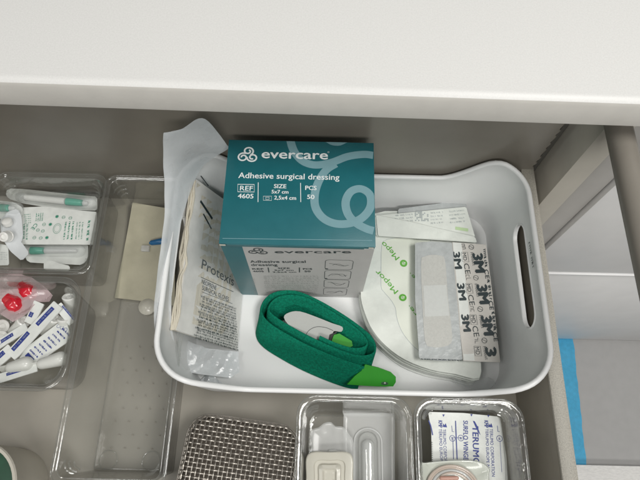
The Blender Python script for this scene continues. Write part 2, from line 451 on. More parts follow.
HC, HZ, HL, HR = 17.3, 8.75, 5.2, 1.3
for k in range(13): q = -PI / 2 + PI * k / 12; pr.append((HC + HL - HR + HR * math.cos(q), HZ + HR * math.sin(q)))
for k in range(13): q = PI / 2 + PI * k / 12; pr.append((HC - HL + HR + HR * math.cos(q), HZ + HR * math.sin(q)))
for x0 in (-17, 17): cut.loops([[V((x0, y, z)) for y, z in pr], [V((x0 + 5, y, z)) for y, z in pr]])
co = cut.build('slot_cutter', M['tub'], tub, 0)
bo = tb.modifiers.new('slots', 'BOOLEAN'); bo.object = co; bo.operation = 'DIFFERENCE'; bo.solver = 'EXACT'
bpy.context.view_layer.update()
me2 = bpy.data.meshes.new_from_object(tb.evaluated_get(bpy.context.evaluated_depsgraph_get()))
tb.modifiers.clear(); tb.data = me2; me2.shade_smooth(); me2.set_sharp_from_angle(angle=math.radians(50))
bpy.data.objects.remove(co)
# beads around the two slots
for sx in (1, -1):
    def wall_x(z): return (TX1 - (T + .06) - D * (1 - (z - .6) / 10.8)) if sx > 0 else (TX0 + (T + .06) + D * (1 - (z - .6) / 10.8))
    MB().tube([(wall_x(z), y, z) for y, z in pr], .09, 6, closed=True).build('handle_rim', M['tub'], tub)
Fw = Fr((TX1 - T - .10 - .1, 0, 9.5), (0, -1, 0), (D / 10.8, 0, 1))
p = Print(Fw, .04); a = Fw.hit(529, 243); b = Fw.hit(533, 268); p.fine(a, b, .32, 5, .08, .1); p.build('moulded_print', M['ink_dark'], tub)

# ================================================================== DRESSING BOX
BX0, BX1, BY0, BY1, BZ0, BZ1 = -8.45, 4.65, 17.1, 27.25, .52, 15.6
bx = thing('dressing_box', 'tall teal card box of adhesive surgical dressings standing in the tub', 'box', ((BX0 + BX1) / 2, (BY0 + BY1) / 2, .5))
MB().box((BX0, BY0, BZ0), (BX1, BY1, BZ1 - .06), .05).build('carton', M['teal_lt'], bx)
lid = MB().box((BX0 - .03, BY0 - .04, BZ1 - .05), (BX1 + .03, BY1, BZ1), .02).build('lid', M['teal'], bx)
lipm = MB().box((BX0 + .6, BY0 - .08, BZ1 - .5), (BX1 - .9, BY0 - .02, BZ1 - .07), .02)
MB().box((BX0 + 1.85, BY0 - .03, BZ0 + .03), (BX1 - .02, BY0 - .0005, BZ1 - .52), .0).build('front_label', M['card_grey'], bx, 0)
MB().box((BX0 - .02, BY0 - .10, BZ1 - .34), (BX0 + .5, BY0 - .05, BZ1 - .14), .02).build('torn_corner', M['paper_cream'], bx, 0)
MB().box((BX1 - .55, BY0 - .10, BZ1 - .22), (BX1 - .1, BY0 - .05, BZ1 - .1), .02).build('torn_corner', M['paper_cream'], bx, 0)
lipm.build('lid_lip', M['teal_lt'], bx, 0)
Ft = Fr((BX0, BY0, BZ1), (1, 0, 0), (0, 1, 0))
def z1(x, y): return (215 + x / 3.765, 130 + y / 3.765)
P = Print(Ft, .012, 1); P.clip = (0, BX1 - BX0 - .01, 0, BY1 - BY0 - .02)
fl = [(283, 33), (290, 62), (305, 92), (335, 120), (380, 132), (440, 122), (500, 100), (560, 92), (596, 96)]
P.spx([z1(*q) for q in fl], .74, 5)
P.spx([z1(*q) for q in [(455, 128), (420, 150), (392, 190), (376, 240), (378, 290), (405, 330), (450, 352), (505, 352), (555, 330), (585, 290), (583, 245), (550, 222), (512, 232), (492, 270), (500, 315), (530, 350), (570, 372), (597, 380)]], .72, 6)
P.spx([z1(*q) for q in [(418, 34), (440, 48), (470, 50), (500, 34)]], .5, 4)
P.build('flourish', M['ink_pale'], lid)
def clover(P, c, s, wd):
    for ang in (90, 215, 325):
        q = math.radians(ang); cx, cy = c[0] + s * .52 * math.cos(q), c[1] + s * .42 * math.sin(q)
        pts = []
        for k in range(27):
            a = q + PI + .5 + 2 * PI * 1.35 * k / 26; r = s * (.50 - .36 * (k / 26) ** 1.1)
            pts.append((cx + r * math.cos(a), cy + r * math.sin(a) * .92))
        P.stroke(pts, wd)
P = Print(Ft, .03)
clover(P, Ft.hit(*z1(124, 95)), .98, .15)
def tt(s_, x0, x1, y, hpx, bold=.0): P.tpx(s_, z1(x0, y), z1(x1, y + (x1 - x0) * .02), hpx / 3.765 / 10.9, bold)
tt('evercare', 176, 424, 106, 38, .03); P.ring(Ft.hit(*z1(427, 84)), .07, .025, 10)
tt('Adhesive surgical dressing', 88, 468, 181, 23, .018)
tt('REF', 94, 142, 228, 19, .02)
P.spx([z1(*q) for q in [(86, 205), (148, 206), (148, 234), (86, 233)]], .06, 0, True)
tt('4605', 86, 144, 257, 18, .03)
P.spx([z1(163, 198), z1(162, 272)], .06); P.spx([z1(322, 200), z1(323, 272)], .06)
tt('SIZE', 222, 268, 219, 16, .03); tt('5x7 cm', 213, 276, 239, 14, .03); tt('2,5x4 cm', 223, 305, 262, 15, .03)
P.spx([z1(*q) for q in [(182, 250), (213, 250), (213, 266), (182, 265)]], .035, 0, True)
P.spx([z1(*q) for q in [(191, 254), (204, 254), (204, 262), (191, 262)]], .035, 0, True)
tt('PCS', 340, 382, 226, 17, .03); tt('50', 347, 374, 260, 17, .03)
P.build('lettering', M['ink_white'], lid)
P = Print(Ft, .01)
P.spx([z1(28, 408), z1(592, 416)], .05)
P.build('tuck_line', M['ink_pale'], lid)
Ff = Fr((BX0, BY0 - .03, BZ0), (1, 0, 0), (0, 0, 1))
def z2(x, y): return (215 + x / 3.765, 235 + y / 3.765)
P = Print(Ff, .02)
clover(P, Ff.hit(*z2(162, 61)), .95, .13)
P.tpx('evercare', z2(226, 68), z2(512, 68), .72, .02)
P.build('lettering', M['ink_dark'], bx)
P = Print(Ff, .02)
P.tpx('Adhesive surgical', z2(134, 104), z2(342, 104), .62, .02); P.tpx('dressing', z2(138, 116), z2(236, 116), .62, .02)
P.tpx('REF', z2(142, 130), z2(184, 130), .42, .03); P.tpx('4605', z2(144, 139), z2(184, 139), .42, .03)
P.spx([z2(200, 122), z2(203, 140)], .1); P.spx([z2(318, 122), z2(318, 140)], .1)
P.tpx('SIZE', z2(238, 127), z2(282, 127), .36, .03); P.tpx('5x7 cm', z2(225, 134), z2(296, 134), .32, .03); P.tpx('2,5x4 cm', z2(218, 141), z2(306, 141), .32, .03)
P.tpx('PCS', z2(332, 130), z2(366, 130), .42, .03); P.tpx('50', z2(338, 139), z2(360, 139), .42, .03)
P.build('small_lettering', M['ink_dark'], bx)
P = Print(Ff, .02)
for i in range(11):
    y = 156 + i * 6.5; P.fine(Ff.hit(*z2(185 + i * .8, y)), Ff.hit(*z2(392 - i * .8, y)), .28, i, .03)
a, b = Ff.hit(*z2(158, 222)), Ff.hit(*z2(148, 158)); P.fine(a, b, .3, 77, .035)
P.build('fine_print', M['ink_grey'], bx)
P = Print(Ff, .02)
for i, y in enumerate((112, 150, 183, 213)):
    w = 54 - i * 3; x = 468 - i * 5; hh = 17 - i * 1.7
    a, b = Ff.hit(*z2(x - w, y + hh)), Ff.hit(*z2(x + w, y - hh))
    P.stroke([V((q.x, q.y)) for q in rrect(a.x, b.x, a.y, b.y, .42, 0, 4)], .05, True)
    mx, my = (a.x + b.x) / 2, (a.y + b.y) / 2
    rn = random.Random(i)
    P.stroke([V((q.x, q.y)) for q in catmull([(mx + dx, my + rn.uniform(-.5, .5), 0) for dx in (-.9, -.5, 0, .4, .9)], 4)], .045)
    P.stroke([V((q.x, q.y)) for q in catmull([(mx + dx, my + rn.uniform(-.5, .5), 0) for dx in (-.6, -.1, .5, .8)], 4)], .045)
    if i < 2: P.disc((a.x + .15, a.y + .15), .15, 10)
P.build('pictograms', M['ink_dark'], bx)

# ================================================================== GLOVE PACK
gp = thing('glove_pack', 'surgical glove pack in cloudy film leaning on the left end of the tub', 'glove pack', (-11.5, 18, .5))
A = at(237, 352, .62); B = V((-8.15, 26.3, .62))            # foot of the printed face
up = V((-4.6, 0, 9.4)).normalized(); W = 9.9
Fg = Fr(A + up * W, -up, (B - A), wavy(.10, .55, 4))         # origin upper front corner; u runs down the slope, v to the back
LNG = (B - A).length
def slab(F, w0, w1, l0, l1, th, mat_, name, parent, nu=10, nv=16):
    mb = MB(); vs = []; fs = []
    for s_ in (0, 1):
        for i in range(nu + 1):
            for j in range(nv + 1):
                a, b = w0 + (w1 - w0) * i / nu, l0 + (l1 - l0) * j / nv
                e = min(i, nu - i, j * 1.5, (nv - j) * 1.5); e = min(1, e / 1.5)
                vs.append(F.P(a, b, (0.02 + .03 * e) * 1 if s_ == 0 else -th * (.75 + .25 * e)))
    k = (nu + 1) * (nv + 1)
    for s_ in (0, 1):
        for i in range(nu):
            for j in range(nv): a = s_ * k + i * (nv + 1) + j; fs.append([a, a + 1, a + nv + 2, a + nv + 1])
    bor = [(i, 0) for i in range(nu)] + [(nu, j) for j in range(nv)] + [(i, nv) for i in range(nu, 0, -1)] + [(0, j) for j in range(nv, 0, -1)]
    ids = [i * (nv + 1) + j for i, j in bor]
    for q in range(len(ids)): a, b = ids[q], ids[(q + 1) % len(ids)]; fs.append([a, b, k + b, k + a])
    return mb.add(vs, fs).build(name, mat_, parent, 50)
slab(Fg, 0, W, .2, LNG, .25, M['paper_glove'], 'printed_wrap', gp)
slab(Fg, .15, W - .3, .3, LNG - .3, .95, M['paper_fold'], 'folded_paper', gp)
# creamy stacked edges showing along the top of the wrap
mb = MB()
for k in range(4):
    o = V((-.15 * k - .02, 0, -.07 * k + .05)); wv = wavy(.2, 1.3, 20 + k)
    mb.tube([Fg.P(0, .2 + (LNG - .4) * j / 24, 0) + o + V((wv(j, 0), 0, wv(0, j) * .6)) for j in range(25)], .115, 6)
mb.build('paper_edges', M['paper_fold'], gp)
# print
def zg(x, y): return (190 + x / 4.8, 220 + y / 4.8)
P = Print(Fg, .07)
P.tpx('Protexis', zg(52, 232), zg(205, 318), 1.0, .008)
P.build('title', M['ink_dark'], gp)
P = Print(Fg, .07)
P.tpx('NEOPRENE', zg(52, 305), zg(122, 338), .46, .02); P.tpx('SURGICAL GLOVES', zg(54, 335), zg(182, 392), .46, .02)
P.spx([zg(50, 275), zg(205, 345)], .07)
P.spx([zg(52, 345), zg(200, 402)], .05)
P.build('subtitle', M['ink_dark'], gp)
P = Print(Fg, .07)
for i in range(17):
    ya = 304 + i * 2.55
    a = Fg.hit(202 - i * .55 + (0 if i % 3 else -2), 297 + i * 2.6); b = Fg.hit(235 + i * .05, 309.5 + i * 2.6)
    P.fine(a, b, .19, 50 + i, .045 if i % 4 else .062, .16)
P.build('body_print', M['ink_dark'], gp)
P = Print(Fg, .07)
for (x0, y0, x1, y1, w_) in ((200, 201, 212, 219, .3), (203, 214, 211, 229, .2)):
    P.spx([(x0, y0), (x1, y1)], w_)
P.spx([(200, 176), (208, 186)], .15)
P.build('dark_panel', M['ink_dark'], gp)
# film: control net rows front to back
rows = [
 [(-14.0, 9.3, 9.6), (-13.8, 9.2, 8.2), (-13.5, 9.1, 6.0), (-13.3, 9.0, 3.5)],
 [(-14.2, 11.5, 12.0), (-14.0, 11.4, 11.0), (-13.7, 11.2, 9.8), (-13.3, 11.2, 8.8)],
 [(-14.2, 16.0, 12.6), (-14.0, 16.0, 12.2), (-13.7, 16.0, 11.4), (-13.4, 16.0, 10.6)],
 [(-14.1, 21.0, 13.4), (-13.8, 21.0, 13.0), (-13.5, 21.0, 12.2), (-13.1, 21.0, 11.2)],
 [(-13.9, 24.0, 16.0), (-13.2, 24.6, 15.2), (-12.5, 25.4, 13.6), (-11.8, 26.2, 11.6)],
 [(-13.2, 25.2, 19.4), (-11.8, 26.0, 18.4), (-10.4, 26.6, 16.5), (-8.9, 27.2, 14.0)],
]
def px_y(px, py, y):
    d = ray(px, py); k = y / d.y; return CAM + d * k
rows.append([tuple(px_y(166, 140, 25.5)), tuple(px_y(184, 128, 26.2)), tuple(px_y(205, 119, 26.8)), tuple(px_y(229, 148, 27.2))])
def net(rows, n=6):
    R = [catmull(r, n) for r in rows]; C = [catmull([r[j] for r in R], n) for j in range(len(R[0]))]
    return [[C[j][i] for j in range(len(C))] for i in range(len(C[0]))]
G = net(rows, 7)
def crinkle(G, amp, f, seed):
    w1, w2 = wavy(amp, f, seed), wavy(amp, f, seed + 1)
    return [[p + V((w1(p.y, p.z) * .6, w1(p.z, p.x) * .4, w2(p.y, p.x))) for p in r] for r in G]
def grid_mb(G):
    mb = MB(); m = len(G[0]); mb.add([p for r in G for p in r], [[i * m + j, i * m + j + 1, (i + 1) * m + j + 1, (i + 1) * m + j] for i in range(len(G) - 1) for j in range(m - 1)]); return mb
grid_mb(crinkle(G, .07, 1.9, 31)).build('film_flap', M['film'], gp, 30)
# thin film over the printed face and past its front end
G = []
for i in range(26):
    r = []
    for j in range(13):
        a, b = W * j / 12, -2.6 + (LNG * .92) * i / 25
        q = Fg.P(a, b, .16 if b > 0 else .05 + .1 * b / 2.6)
        if b < 0: q.z = max(.62, q.z * (1 + b * .18)); 
        q.z = max(q.z, .6); r.append(q)
    G.append(r)
grid_mb(crinkle(G, .05, 2.2, 41)).build('clear_wrap', M['film_thin'], gp, 30)
# film tail on tub floor
Ftl = frz(205, 365, 2.3, (1, 0, -.38), (0, 1, .10), folds(.4, .9, 5)); tl = [Ftl.hit(*q) for q in [(164, 335), (185, 340), (205, 348), (238, 352), (239, 372), (230, 378), (205, 375), (186, 372), (170, 360)]]
pad_mb(Ftl, dense(tl, 8), .02, 16).build('film_tail', M['film'], gp, 12)
# small crumpled corner
tl = [at(*q, 1.0).to_2d() for q in [(211, 372), (217, 379), (223, 384), (199, 383), (204, 377)]]
fc = thing('film_scrap', 'tiny crumpled scrap of clear film at the front left of the tub', 'film scrap', (at(211, 380, .6)[0], at(211, 380, .6)[1], .6))
pad_mb(Fr((0, 0, 1.0), wf=folds(.5, 1.2, 8)), dense(tl, 7), .02, 10).build('film', M['film'], fc, 12)

# ================================================================== TOURNIQUET
tq = thing('tourniquet', 'coiled green webbing tourniquet with bright green clip on the tub floor', 'tourniquet', (0, 12, .5))
def z3(x, y): return (240 + x / 3.765, 280 + y / 3.765)
TP = [(468, 328), (400, 306), (330, 280), (250, 245), (175, 205), (112, 165), (84, 130), (84, 92), (112, 58), (160, 42), (220, 46), (295, 78), (375, 124), (445, 172), (494, 215), (510, 255), (495, 280), (445, 286), (372, 264), (290, 228), (215, 190), (150, 152), (113, 122), (112, 94), (140, 68), (190, 58), (250, 68), (322, 106), (396, 152), (450, 194), (478, 230), (468, 252), (425, 258), (362, 240), (300, 212)]
tops = catmull([at(*z3(*q), 2.7) for q in TP], 7)
G = []
n = len(tops)
sh = V((-.55, -2.0, 0))
def ribbon(path, sh, zlow, th, mat_, name, parent):
    n = len(path); sec = []
    for i, p in enumerate(path):
        t = path[min(i + 1, n - 1)] - path[max(0, i - 1)]; t.z = 0; t.normalize(); nn = V((-t.y, t.x, 0)) * th / 2
        lo = p + sh; lo.z = zlow; mid = (p + lo) / 2
        bulge = V((-t.y, t.x, 0)) * .06 * math.sin(i * .35)
        e = (p - lo).normalized()
        sec.append([p - nn * .7 , p + e * th * .35, p + nn * .7, p - e * .2 + nn, mid + nn + bulge, lo + nn, lo - nn, mid - nn + bulge, p - e * .2 - nn])
    return MB().loops(sec).build(name, mat_, parent, 60)
ribbon(tops, sh, .62, .25, M['strap'], 'strap', tq)
# green end tab
Fp = frz(370, 376, 2.0, (1, 0, -.10), (0, 1, .35))
tab = [Fp.hit(*z3(*q)) for q in [(470, 316), (520, 328), (566, 345), (584, 362), (584, 382), (574, 398), (540, 399), (470, 396), (402, 391), (430, 360), (455, 340)]]
pad_mb(Fp, dense(tab, 3), .32).build('end_tab', M['clip'], tq, 50)
P = Print(Fp, .34); cen = Fp.hit(*z3(542, 387)); P.ring((cen.x, cen.y), .10, .12, 14, .3); P.build('tab_slot', M['green_in'], tq)
P = Print(Fp, .35); P.disc((cen.x + .02, cen.y + .05), .09, 10); P.build('slot_glint', M['card_grey'], tq)
# buckle
Fb = frz(312, 325, 2.2, (1, 0, -.08), (0, 1, .30))
bu = [Fb.hit(*z3(*q)) for q in [(165, 140), (185, 122), (225, 118), (290, 140), (345, 162), (384, 176), (380, 194), (352, 192), (345, 215), (325, 236), (300, 232), (240, 205), (190, 175)]]
bu = [V((q.x, q.y)) for q in catmull([(q.x, q.y, 0) for q in bu], 3, True)]; pad_mb(Fb, bu, .3).build('buckle', M['buckle'], tq, 50)
P = Print(Fb, .31); P.spx([z3(*q) for q in [(245, 212), (258, 190), (285, 176), (320, 178), (350, 190)]], .05, 5); P.build('buckle_seam', M['black'], tq)
gr = [Fb.hit(*z3(*q)) for q in [(352, 205), (372, 200), (418, 228), (422, 246), (404, 256), (372, 250), (340, 240), (345, 222)]]
gr = [q - V((0, 0)) for q in gr]; pad_mb(Fb, dense(gr, 3), .55).build('push_button', M['clip'], tq, 50)
bk_ = [Fb.hit(*z3(*q)) for q in [(336, 205), (366, 192), (350, 215), (345, 240), (330, 238)]]
pad_mb(Fb, dense(bk_, 3), .36).build('button_gap', M['black'], tq, 50)

# ================================================================== MEPORE PACKS etc
def zm(x, y): return (350 + x / 3.765, 280 + y / 3.765)
out = [(375, 214), (410, 211), (440, 208), (463, 207), (470, 225), (475, 243), (479, 290), (480, 330), (480, 352), (479, 378), (455, 374), (430, 369.5), (405, 360), (386, 346), (373, 331), (366, 316), (361, 297), (362, 278), (366, 258), (370, 236)]
rnd = random.Random(9)
grp = 'paper dressing packs stacked in the right half of the tub'
heights = [.62, 1.1, 1.6, 2.15, 2.75]
labs = ['white dressing pack at the very bottom of the stack', 'white dressing pack second from the bottom of the stack', 'white dressing pack in the middle of the stack', 'white dressing pack just under the green lettered pack', 'white dressing pack with green lettering on top of the stack']
for i, z in enumerate(heights):
    d = thing('dressing_pack', labs[i], 'dressing pack', (11, 17, z), grp)
    j = V((rnd.uniform(-.2, .25), rnd.uniform(-.25, .15))) if i < 4 else V((0, 0))
    if i < 4: j += V((-.32, -.5)) * (4 - i) * .75
    F = Fr((0, 0, z), wf=wavy(.10, 1.0, 60 + i))
    o2 = catmull([(*(at(*q, z).to_2d() + j * .5), 0) for q in out], 3, True)
    if i < 4:   # lower packs lie back from the big rounded corner a little differently
        cx = V((11.2, 17.5)); o2 = [V((cx.x + (q.x - cx.x) * (.965 + .01 * i), cx.y + (q.y - cx.y) * (.99))) for q in o2]
    if i == 4:   # rounded lower-left flops down off the stack
        base = F.wf; F.wf = lambda a, b, base=base: base(a, b) - .18 * max(0, (6.6 - a) / 2.2) ** 1.5 * (1 if a < 6.6 else 0) if a < 6.6 else base(a, b)
    pad_mb(F, [(q.x, q.y) for q in o2], .10, 12).build('paper_pouch', M['paper_green'] if i > 1 else M['paper'], d, 60)
    if i == 4:
        ins = [F.hit(*q) for q in [(384, 241), (398, 238), (416, 238), (430, 240), (436, 300), (434, 350), (420, 352), (404, 335), (397, 320), (395, 308), (390, 299), (384, 292), (381, 286), (381, 262), (381.5, 249)]]
        o3 = [V((q.x, q.y)) for q in catmull([(q.x, q.y, 0) for q in ins], 3, True)]
        P = Print(F, .115); cxy = V((sum(q.x for q in o3) / len(o3), sum(q.y for q in o3) / len(o3)))
        sh_ = pad_mb(Fr((0, 0, z + .1), wf=F.wf), o3, .012, 8).build('printed_liner', M['paper_sheet'], d, 60)
        P = Print(F, .117); P.stroke(o3, .045, True); P.build('liner_outline', M['ink_faint'], d)
        P = Print(F, .13)
        def zp(x, y): return (360 + x / 5.33, 230 + y / 5.33)
        P.tpx('Mepore', zp(218, 150), zp(118, 22), .62, .012) if False else None
        P.tpx('Mepo', zp(210, 150), zp(128, 62), .58, .014)
        P.tpx('Mepor', zp(205, 325), zp(96, 214), .58, .014)
        P.tpx('e', zp(296, 252), zp(282, 236), .42, .014); P.disc(F.hit(*zp(268, 232)), .055, 8)
        P.tpx('re', zp(306, 448), zp(274, 410), .45, .014); P.disc(F.hit(*zp(262, 408)), .055, 8)
        for q in ((231, 181), (227, 362)):
            P.disc(F.hit(*zp(*q)), .40, 24)
        P.build('green_lettering', M['ink_green'], d)
        for q in ((231, 181), (227, 362)):
            P = Print(F, .14)
            c0 = F.hit(*zp(*q)); P.ring((c0.x, c0.y), .15, .05, 14); P.stroke([(c0.x - .15, c0.y - .1), (c0.x + .2, c0.y + .12)], .06)
            P.build('roundel_mark', M['paper_sheet'], d)

def sheet_px(name, label, cat, corners, z, th, m, r=.15, wav=.03, group=None, n=10, tilt=None, seed=1, part='sheet'):
    F = frz(sum(c[0] for c in corners) / len(corners), sum(c[1] for c in corners) / len(corners), z, *(tilt or ((1, 0, 0), (0, 1, 0))), wf=wavy(wav, .8, seed))
    uv = [F.hit(*q) for q in corners]
    cen = sum((F.P(q.x, q.y) for q in uv), V((0, 0, 0))) / len(uv)
    d = thing(name, label, cat, cen, group)
    pad_mb(F, dense(uv, n, r), th, 7).build(part, m, d, 50)
    return d, F
# leaflets behind, leaning on the back wall
tl_ = ((1, 0, 0), (0, 1, .18))
d, F = sheet_px('printed_packet', 'blue grey printed packet peeping out behind the dressing packs', 'packet', [(398, 209), (465, 200), (473, 238), (400, 245)], 2.95, .04, M['peel'], tilt=((1, 0, 0), (0, 1, .1)), seed=2)
d, F = sheet_px('printed_packet', 'white packet with pale grey print at the back of the tub', 'packet', [(375, 216), (466, 207), (475, 237), (470, 240), (376, 236)], 3.2, .05, M['paper_green'], tilt=((1, 0, 0), (0, 1, .04)), seed=3)
P = Print(F, .08)
def zl(x, y): return (350 + x / 3.765, 190 + y / 3.765)
for i in range(4):
    P.fine(F.hit(*zl(170, 100 + 12 * i)), F.hit(*zl(235, 95 + 12 * i)), .2, 90 + i, .03); P.fine(F.hit(*zl(305, 90 + 13 * i)), F.hit(*zl(350, 87 + 13 * i)), .2, 95 + i, .03)
    P.fine(F.hit(*zl(375, 85 + 14 * i)), F.hit(*zl(432, 80 + 14 * i)), .2, 99 + i, .03)
a = F.hit(*zl(245, 118)); b = F.hit(*zl(295, 80)); rn = random.Random(1)
for i in range(9):
    for k in range(7):
        if rn.random() < .5:
            x, y = a.x + (b.x - a.x) * i / 9, a.y + (b.y - a.y) * k / 7; P.poly([(x, y), (x + .13, y), (x + .13, y + .13), (x, y + .13)])
P.build('pale_print', M['ink_faint'], d)
P = Print(F, .08); a = F.hit(*zl(420, 148)); P.stroke([(a.x - .7, a.y + .1), (a.x + .7, a.y - .1)], .35); P.build('green_stripe', mat('pale_green', (.5, .66, .38), .6), d)
d, F = sheet_px('printed_packet', 'plain white packet lying across the top of the dressing stack', 'packet', [(376, 215), (410, 222), (475, 237), (477, 243), (378, 236)], 3.4, .04, M['paper_green'], seed=6, wav=.05)

# plasters in wrappers
def z4(x, y): return (410 + x / 6, 240 + y / 6)
d, F = sheet_px('wrapped_plaster', 'wrapped plaster with bold black lettering on white wrapper at the right', 'plaster', [(452, 242.5), (486, 245), (493, 300), (500, 362.5), (463, 361), (456, 300)], 3.7, .10, M['pink'], r=.05, wav=.05, seed=11, part='wrapper')
P = Print(F, .13)
wp = [F.hit(*q) for q in [(452.5, 243), (461, 243.4), (474.5, 361), (463.6, 360.5)]]
P2 = Print(F, .115); P2.poly(wp); P2.build('white_band', M['paper'], d)
dirx, diry = 14 / 118., 1.0
for k in range(5):
    oy = k * 31.3; ox = oy * .135
    def q_(x, y): return (x + ox, y + oy)
    if k < 4:
        lim = k < 3
        P.tpx('3M' if k < 3 else '3', q_(472.5, 254.5), q_(475.5, 272.5) if k < 3 else q_(473.8, 262), 1.0, .1)
        P.tpx('Product', q_(470.0, 253), q_(472.5, 266), .3, .0)
        P.tpx('MD', q_(461.8, 253.5), q_(463.2, 261), .42, .0)
        c0 = F.hit(*q_(464.2, 257.5)); P.stroke([F.hit(*q_(461, 252.5)), F.hit(*q_(467.3, 252.7)), F.hit(*q_(468.6, 262.3)), F.hit(*q_(462.2, 262.2))], .035, True)
        if not lim: continue
        P.tpx('CE', q_(463.3, 264), q_(465.3, 274.5), .55, .0)
        P.fine(F.hit(*q_(465.5, 275.5)), F.hit(*q_(466.4, 281)), .5, k, .04)
        c0 = F.hit(*q_(475.6, 278.2)); P.ring((c0.x, c0.y), .26, .045, 16); P.stroke([(c0.x - .2, c0.y + .1), (c0.x + .2, c0.y - .1)], .04)
    if k in (0, 1, 2, 3):
        P.tpx('3M', q_(452.6, 252.8), q_(455.0, 269), .72, .09)
        P.fine(F.hit(*q_(482.8, 249)), F.hit(*q_(485.0, 268)), .3, 30 + k, .09, .1)
        P.tpx('CE', q_(484.0, 270), q_(485.3, 279), .42, .03)
c0 = F.hit(471, 247.6); P.ring((c0.x, c0.y), .26, .045, 16); P.stroke([(c0.x - .2, c0.y + .1), (c0.x + .2, c0.y - .1)], .04)
P.fine(F.hit(461, 245), F.hit(462.3, 249.5), .5, 6, .05)
P.tpx('MD', (477.5, 353.5), (478.6, 360.5), .42, .0) if False else None
P.build('black_lettering', M['ink_dark'], d)
d, F = sheet_px('wrapped_plaster', 'wrapped plaster in frosted grey peel film lying face up', 'plaster', [(415, 243), (430, 241.5), (452, 243), (456, 290), (462.5, 360), (440, 361), (419.5, 358.5), (415, 300)], 4.0, .05, M['peel'], r=.1, wav=.07, seed=12, part='peel_film')
o3 = [F.hit(*q) for q in [(421, 262), (424, 257), (432, 255), (440, 256), (445, 261), (448, 300), (452, 335), (450, 344), (442, 347), (432, 347), (425, 341), (422, 300)]]
pad_mb(lift(F, .065), [(q.x, q.y) for q in catmull([(q.x, q.y, 0) for q in o3], 3, True)], .02, 5).build('plaster', M['plaster'], d)
o3 = [F.hit(*q) for q in [(423, 286), (446, 285), (449, 316), (424.5, 317)]]
pad_mb(lift(F, .09), dense(o3, 4), .015, 5).build('wound_pad', M['pad'], d)
P = Print(F, .055)
for k in range(5): P.spx([(417 + k * 9, 247 + k), (419 + k * 9.5, 357)], .03) if k in (0, 4) else None
P.build('seal_line', M['ink_faint'], d)
# edge print strip at the foot of film plaster
P = Print(F, .06); P.fine(F.hit(421, 359.5), F.hit(462, 361), .12, 8, .05, .1); P.build('edge_print', M['ink_dark'], d)
# clear pouch corners at front right
sc = thing('film_scrap', 'creased clear film pouch corner beside the plasters at the front right of the tub', 'film scrap', (at(480, 384, .6)[0], at(480, 384, .6)[1], .6))
tl = [at(*q, .8).to_2d() for q in [(452, 377), (478, 380), (487, 378), (493, 380), (497, 389), (470, 390), (455, 384)]]
pad_mb(Fr((0, 0, .95), wf=folds(.4, 1.0, 15)), dense(tl, 7), .02, 12).build('film', M['film_thin'], sc, 12)

# ================================================================== CLEAR TRAYS
def tray(name, label, x0, x1, y0, y1, H, group=None, r=1.6, lip=.45, wall=.16, draft=.5, m='clear', base=0.02, ribs=True):
    d = thing(name, label, 'clear tray', ((x0 + x1) / 2, (y0 + y1) / 2, base), group)
    def lo(i, z, rr=None): return rrect(x0 + i, x1 - i, y0 + i, y1 - i, max(.25, (rr or r) - i * .7), base + z, 8)
    D_ = lip + draft
    seq = [(D_ + .5, 0), (D_ + .15, .08), (D_, .35), (lip + .05, H - .5), (lip - .05, H - .32), (.12, H - .28), (.02, H - .2), (0, H - .08), (.08, H), (.2, H + .03), (lip - .02, H - .02), (lip + .12, H - .12), (lip + .16, H - .4), (D_ + wall, .5), (D_ + wall + .15, .25), (D_ + wall + .6, .16)]
    mb = MB().loops([lo(i, z) for i, z in seq]); mb.build('tray_shell', M[m], d, 35)
    for nm, i_, z_, r_ in (('highlight_bead', .05, H - .02, .07), ('highlight_bead', lip + .10, H - .1, .06), ('base_ridge', D_ + .32, .42, .06)):  # beads on the lip added to draw crisp highlight lines
        MB().tube(lo(i_, z_), r_, 6, closed=True).build(nm, M['clear2'], d, 60)
    # corner mouldings: stacking lugs seen as bright curls
    for cx, cy, a0 in ((x1 - D_ - .9, y1 - D_ - .9, 0), (x0 + D_ + .9, y1 - D_ - .9, 90), (x0 + D_ + .9, y0 + D_ + .9, 180), (x1 - D_ - .9, y0 + D_ + .9, 270)):
        q = MB()
        for zz, rr_ in ((H - .55, .95), (H - 1.1, .8), (H - 1.7, .6)):
            q.tube([(cx + rr_ * math.cos(math.radians(a0 + t)), cy + rr_ * math.sin(math.radians(a0 + t)), base + zz) for t in range(-8, 99, 9)], .09, 6)
        q.build('corner_moulding', M[m], d, 40)
    return d
tray('clear_tray', 'clear plastic tray of green hubbed needle packs at the left edge', -34.5, -22.55, 16.85, 28.1, 7, r=1.3)
tray('clear_tray', 'clear plastic tray holding red caps and white ampoules at the left edge', -34.5, -23.0, 5.7, 16.6, 7, r=2.2)
lt = tray('clear_tray', 'long clear plastic tray nearly empty between the left trays and the tub', -22.75, -12.75, -2.0, 28.0, 7.0, r=1.1)
for q in ((108, 460), (151, 461)):
    mb = MB()
    c0 = at(*q, .25); n_ = 28
    mb.tube([(c0.x + .88 * math.cos(2 * PI * k / n_), c0.y + .88 * math.sin(2 * PI * k / n_), .22) for k in range(n_)], .055, 6, closed=True)
    mb.build('foot_ring', M['clear2'], lt)
mb = MB()
for i in range(9):
    for j in range(5):
        c0 = V((-20.2 + j * 1.35 + (.6 if i % 2 else 0), 1.2 + i * 1.25, .2)); mb.lathe([(.07, 0), (.06, .04), (.02, .06)], c0, seg=8)
mb.build('pimples', mat('dimple_shade', (.29, .27, .23), .5), lt)
tray('clear_tray', 'clear plastic bin of frosted caps in front of the tub', -1.75, 8.6, -4.6, 5.95, 7, r=1.8, m='clear2')
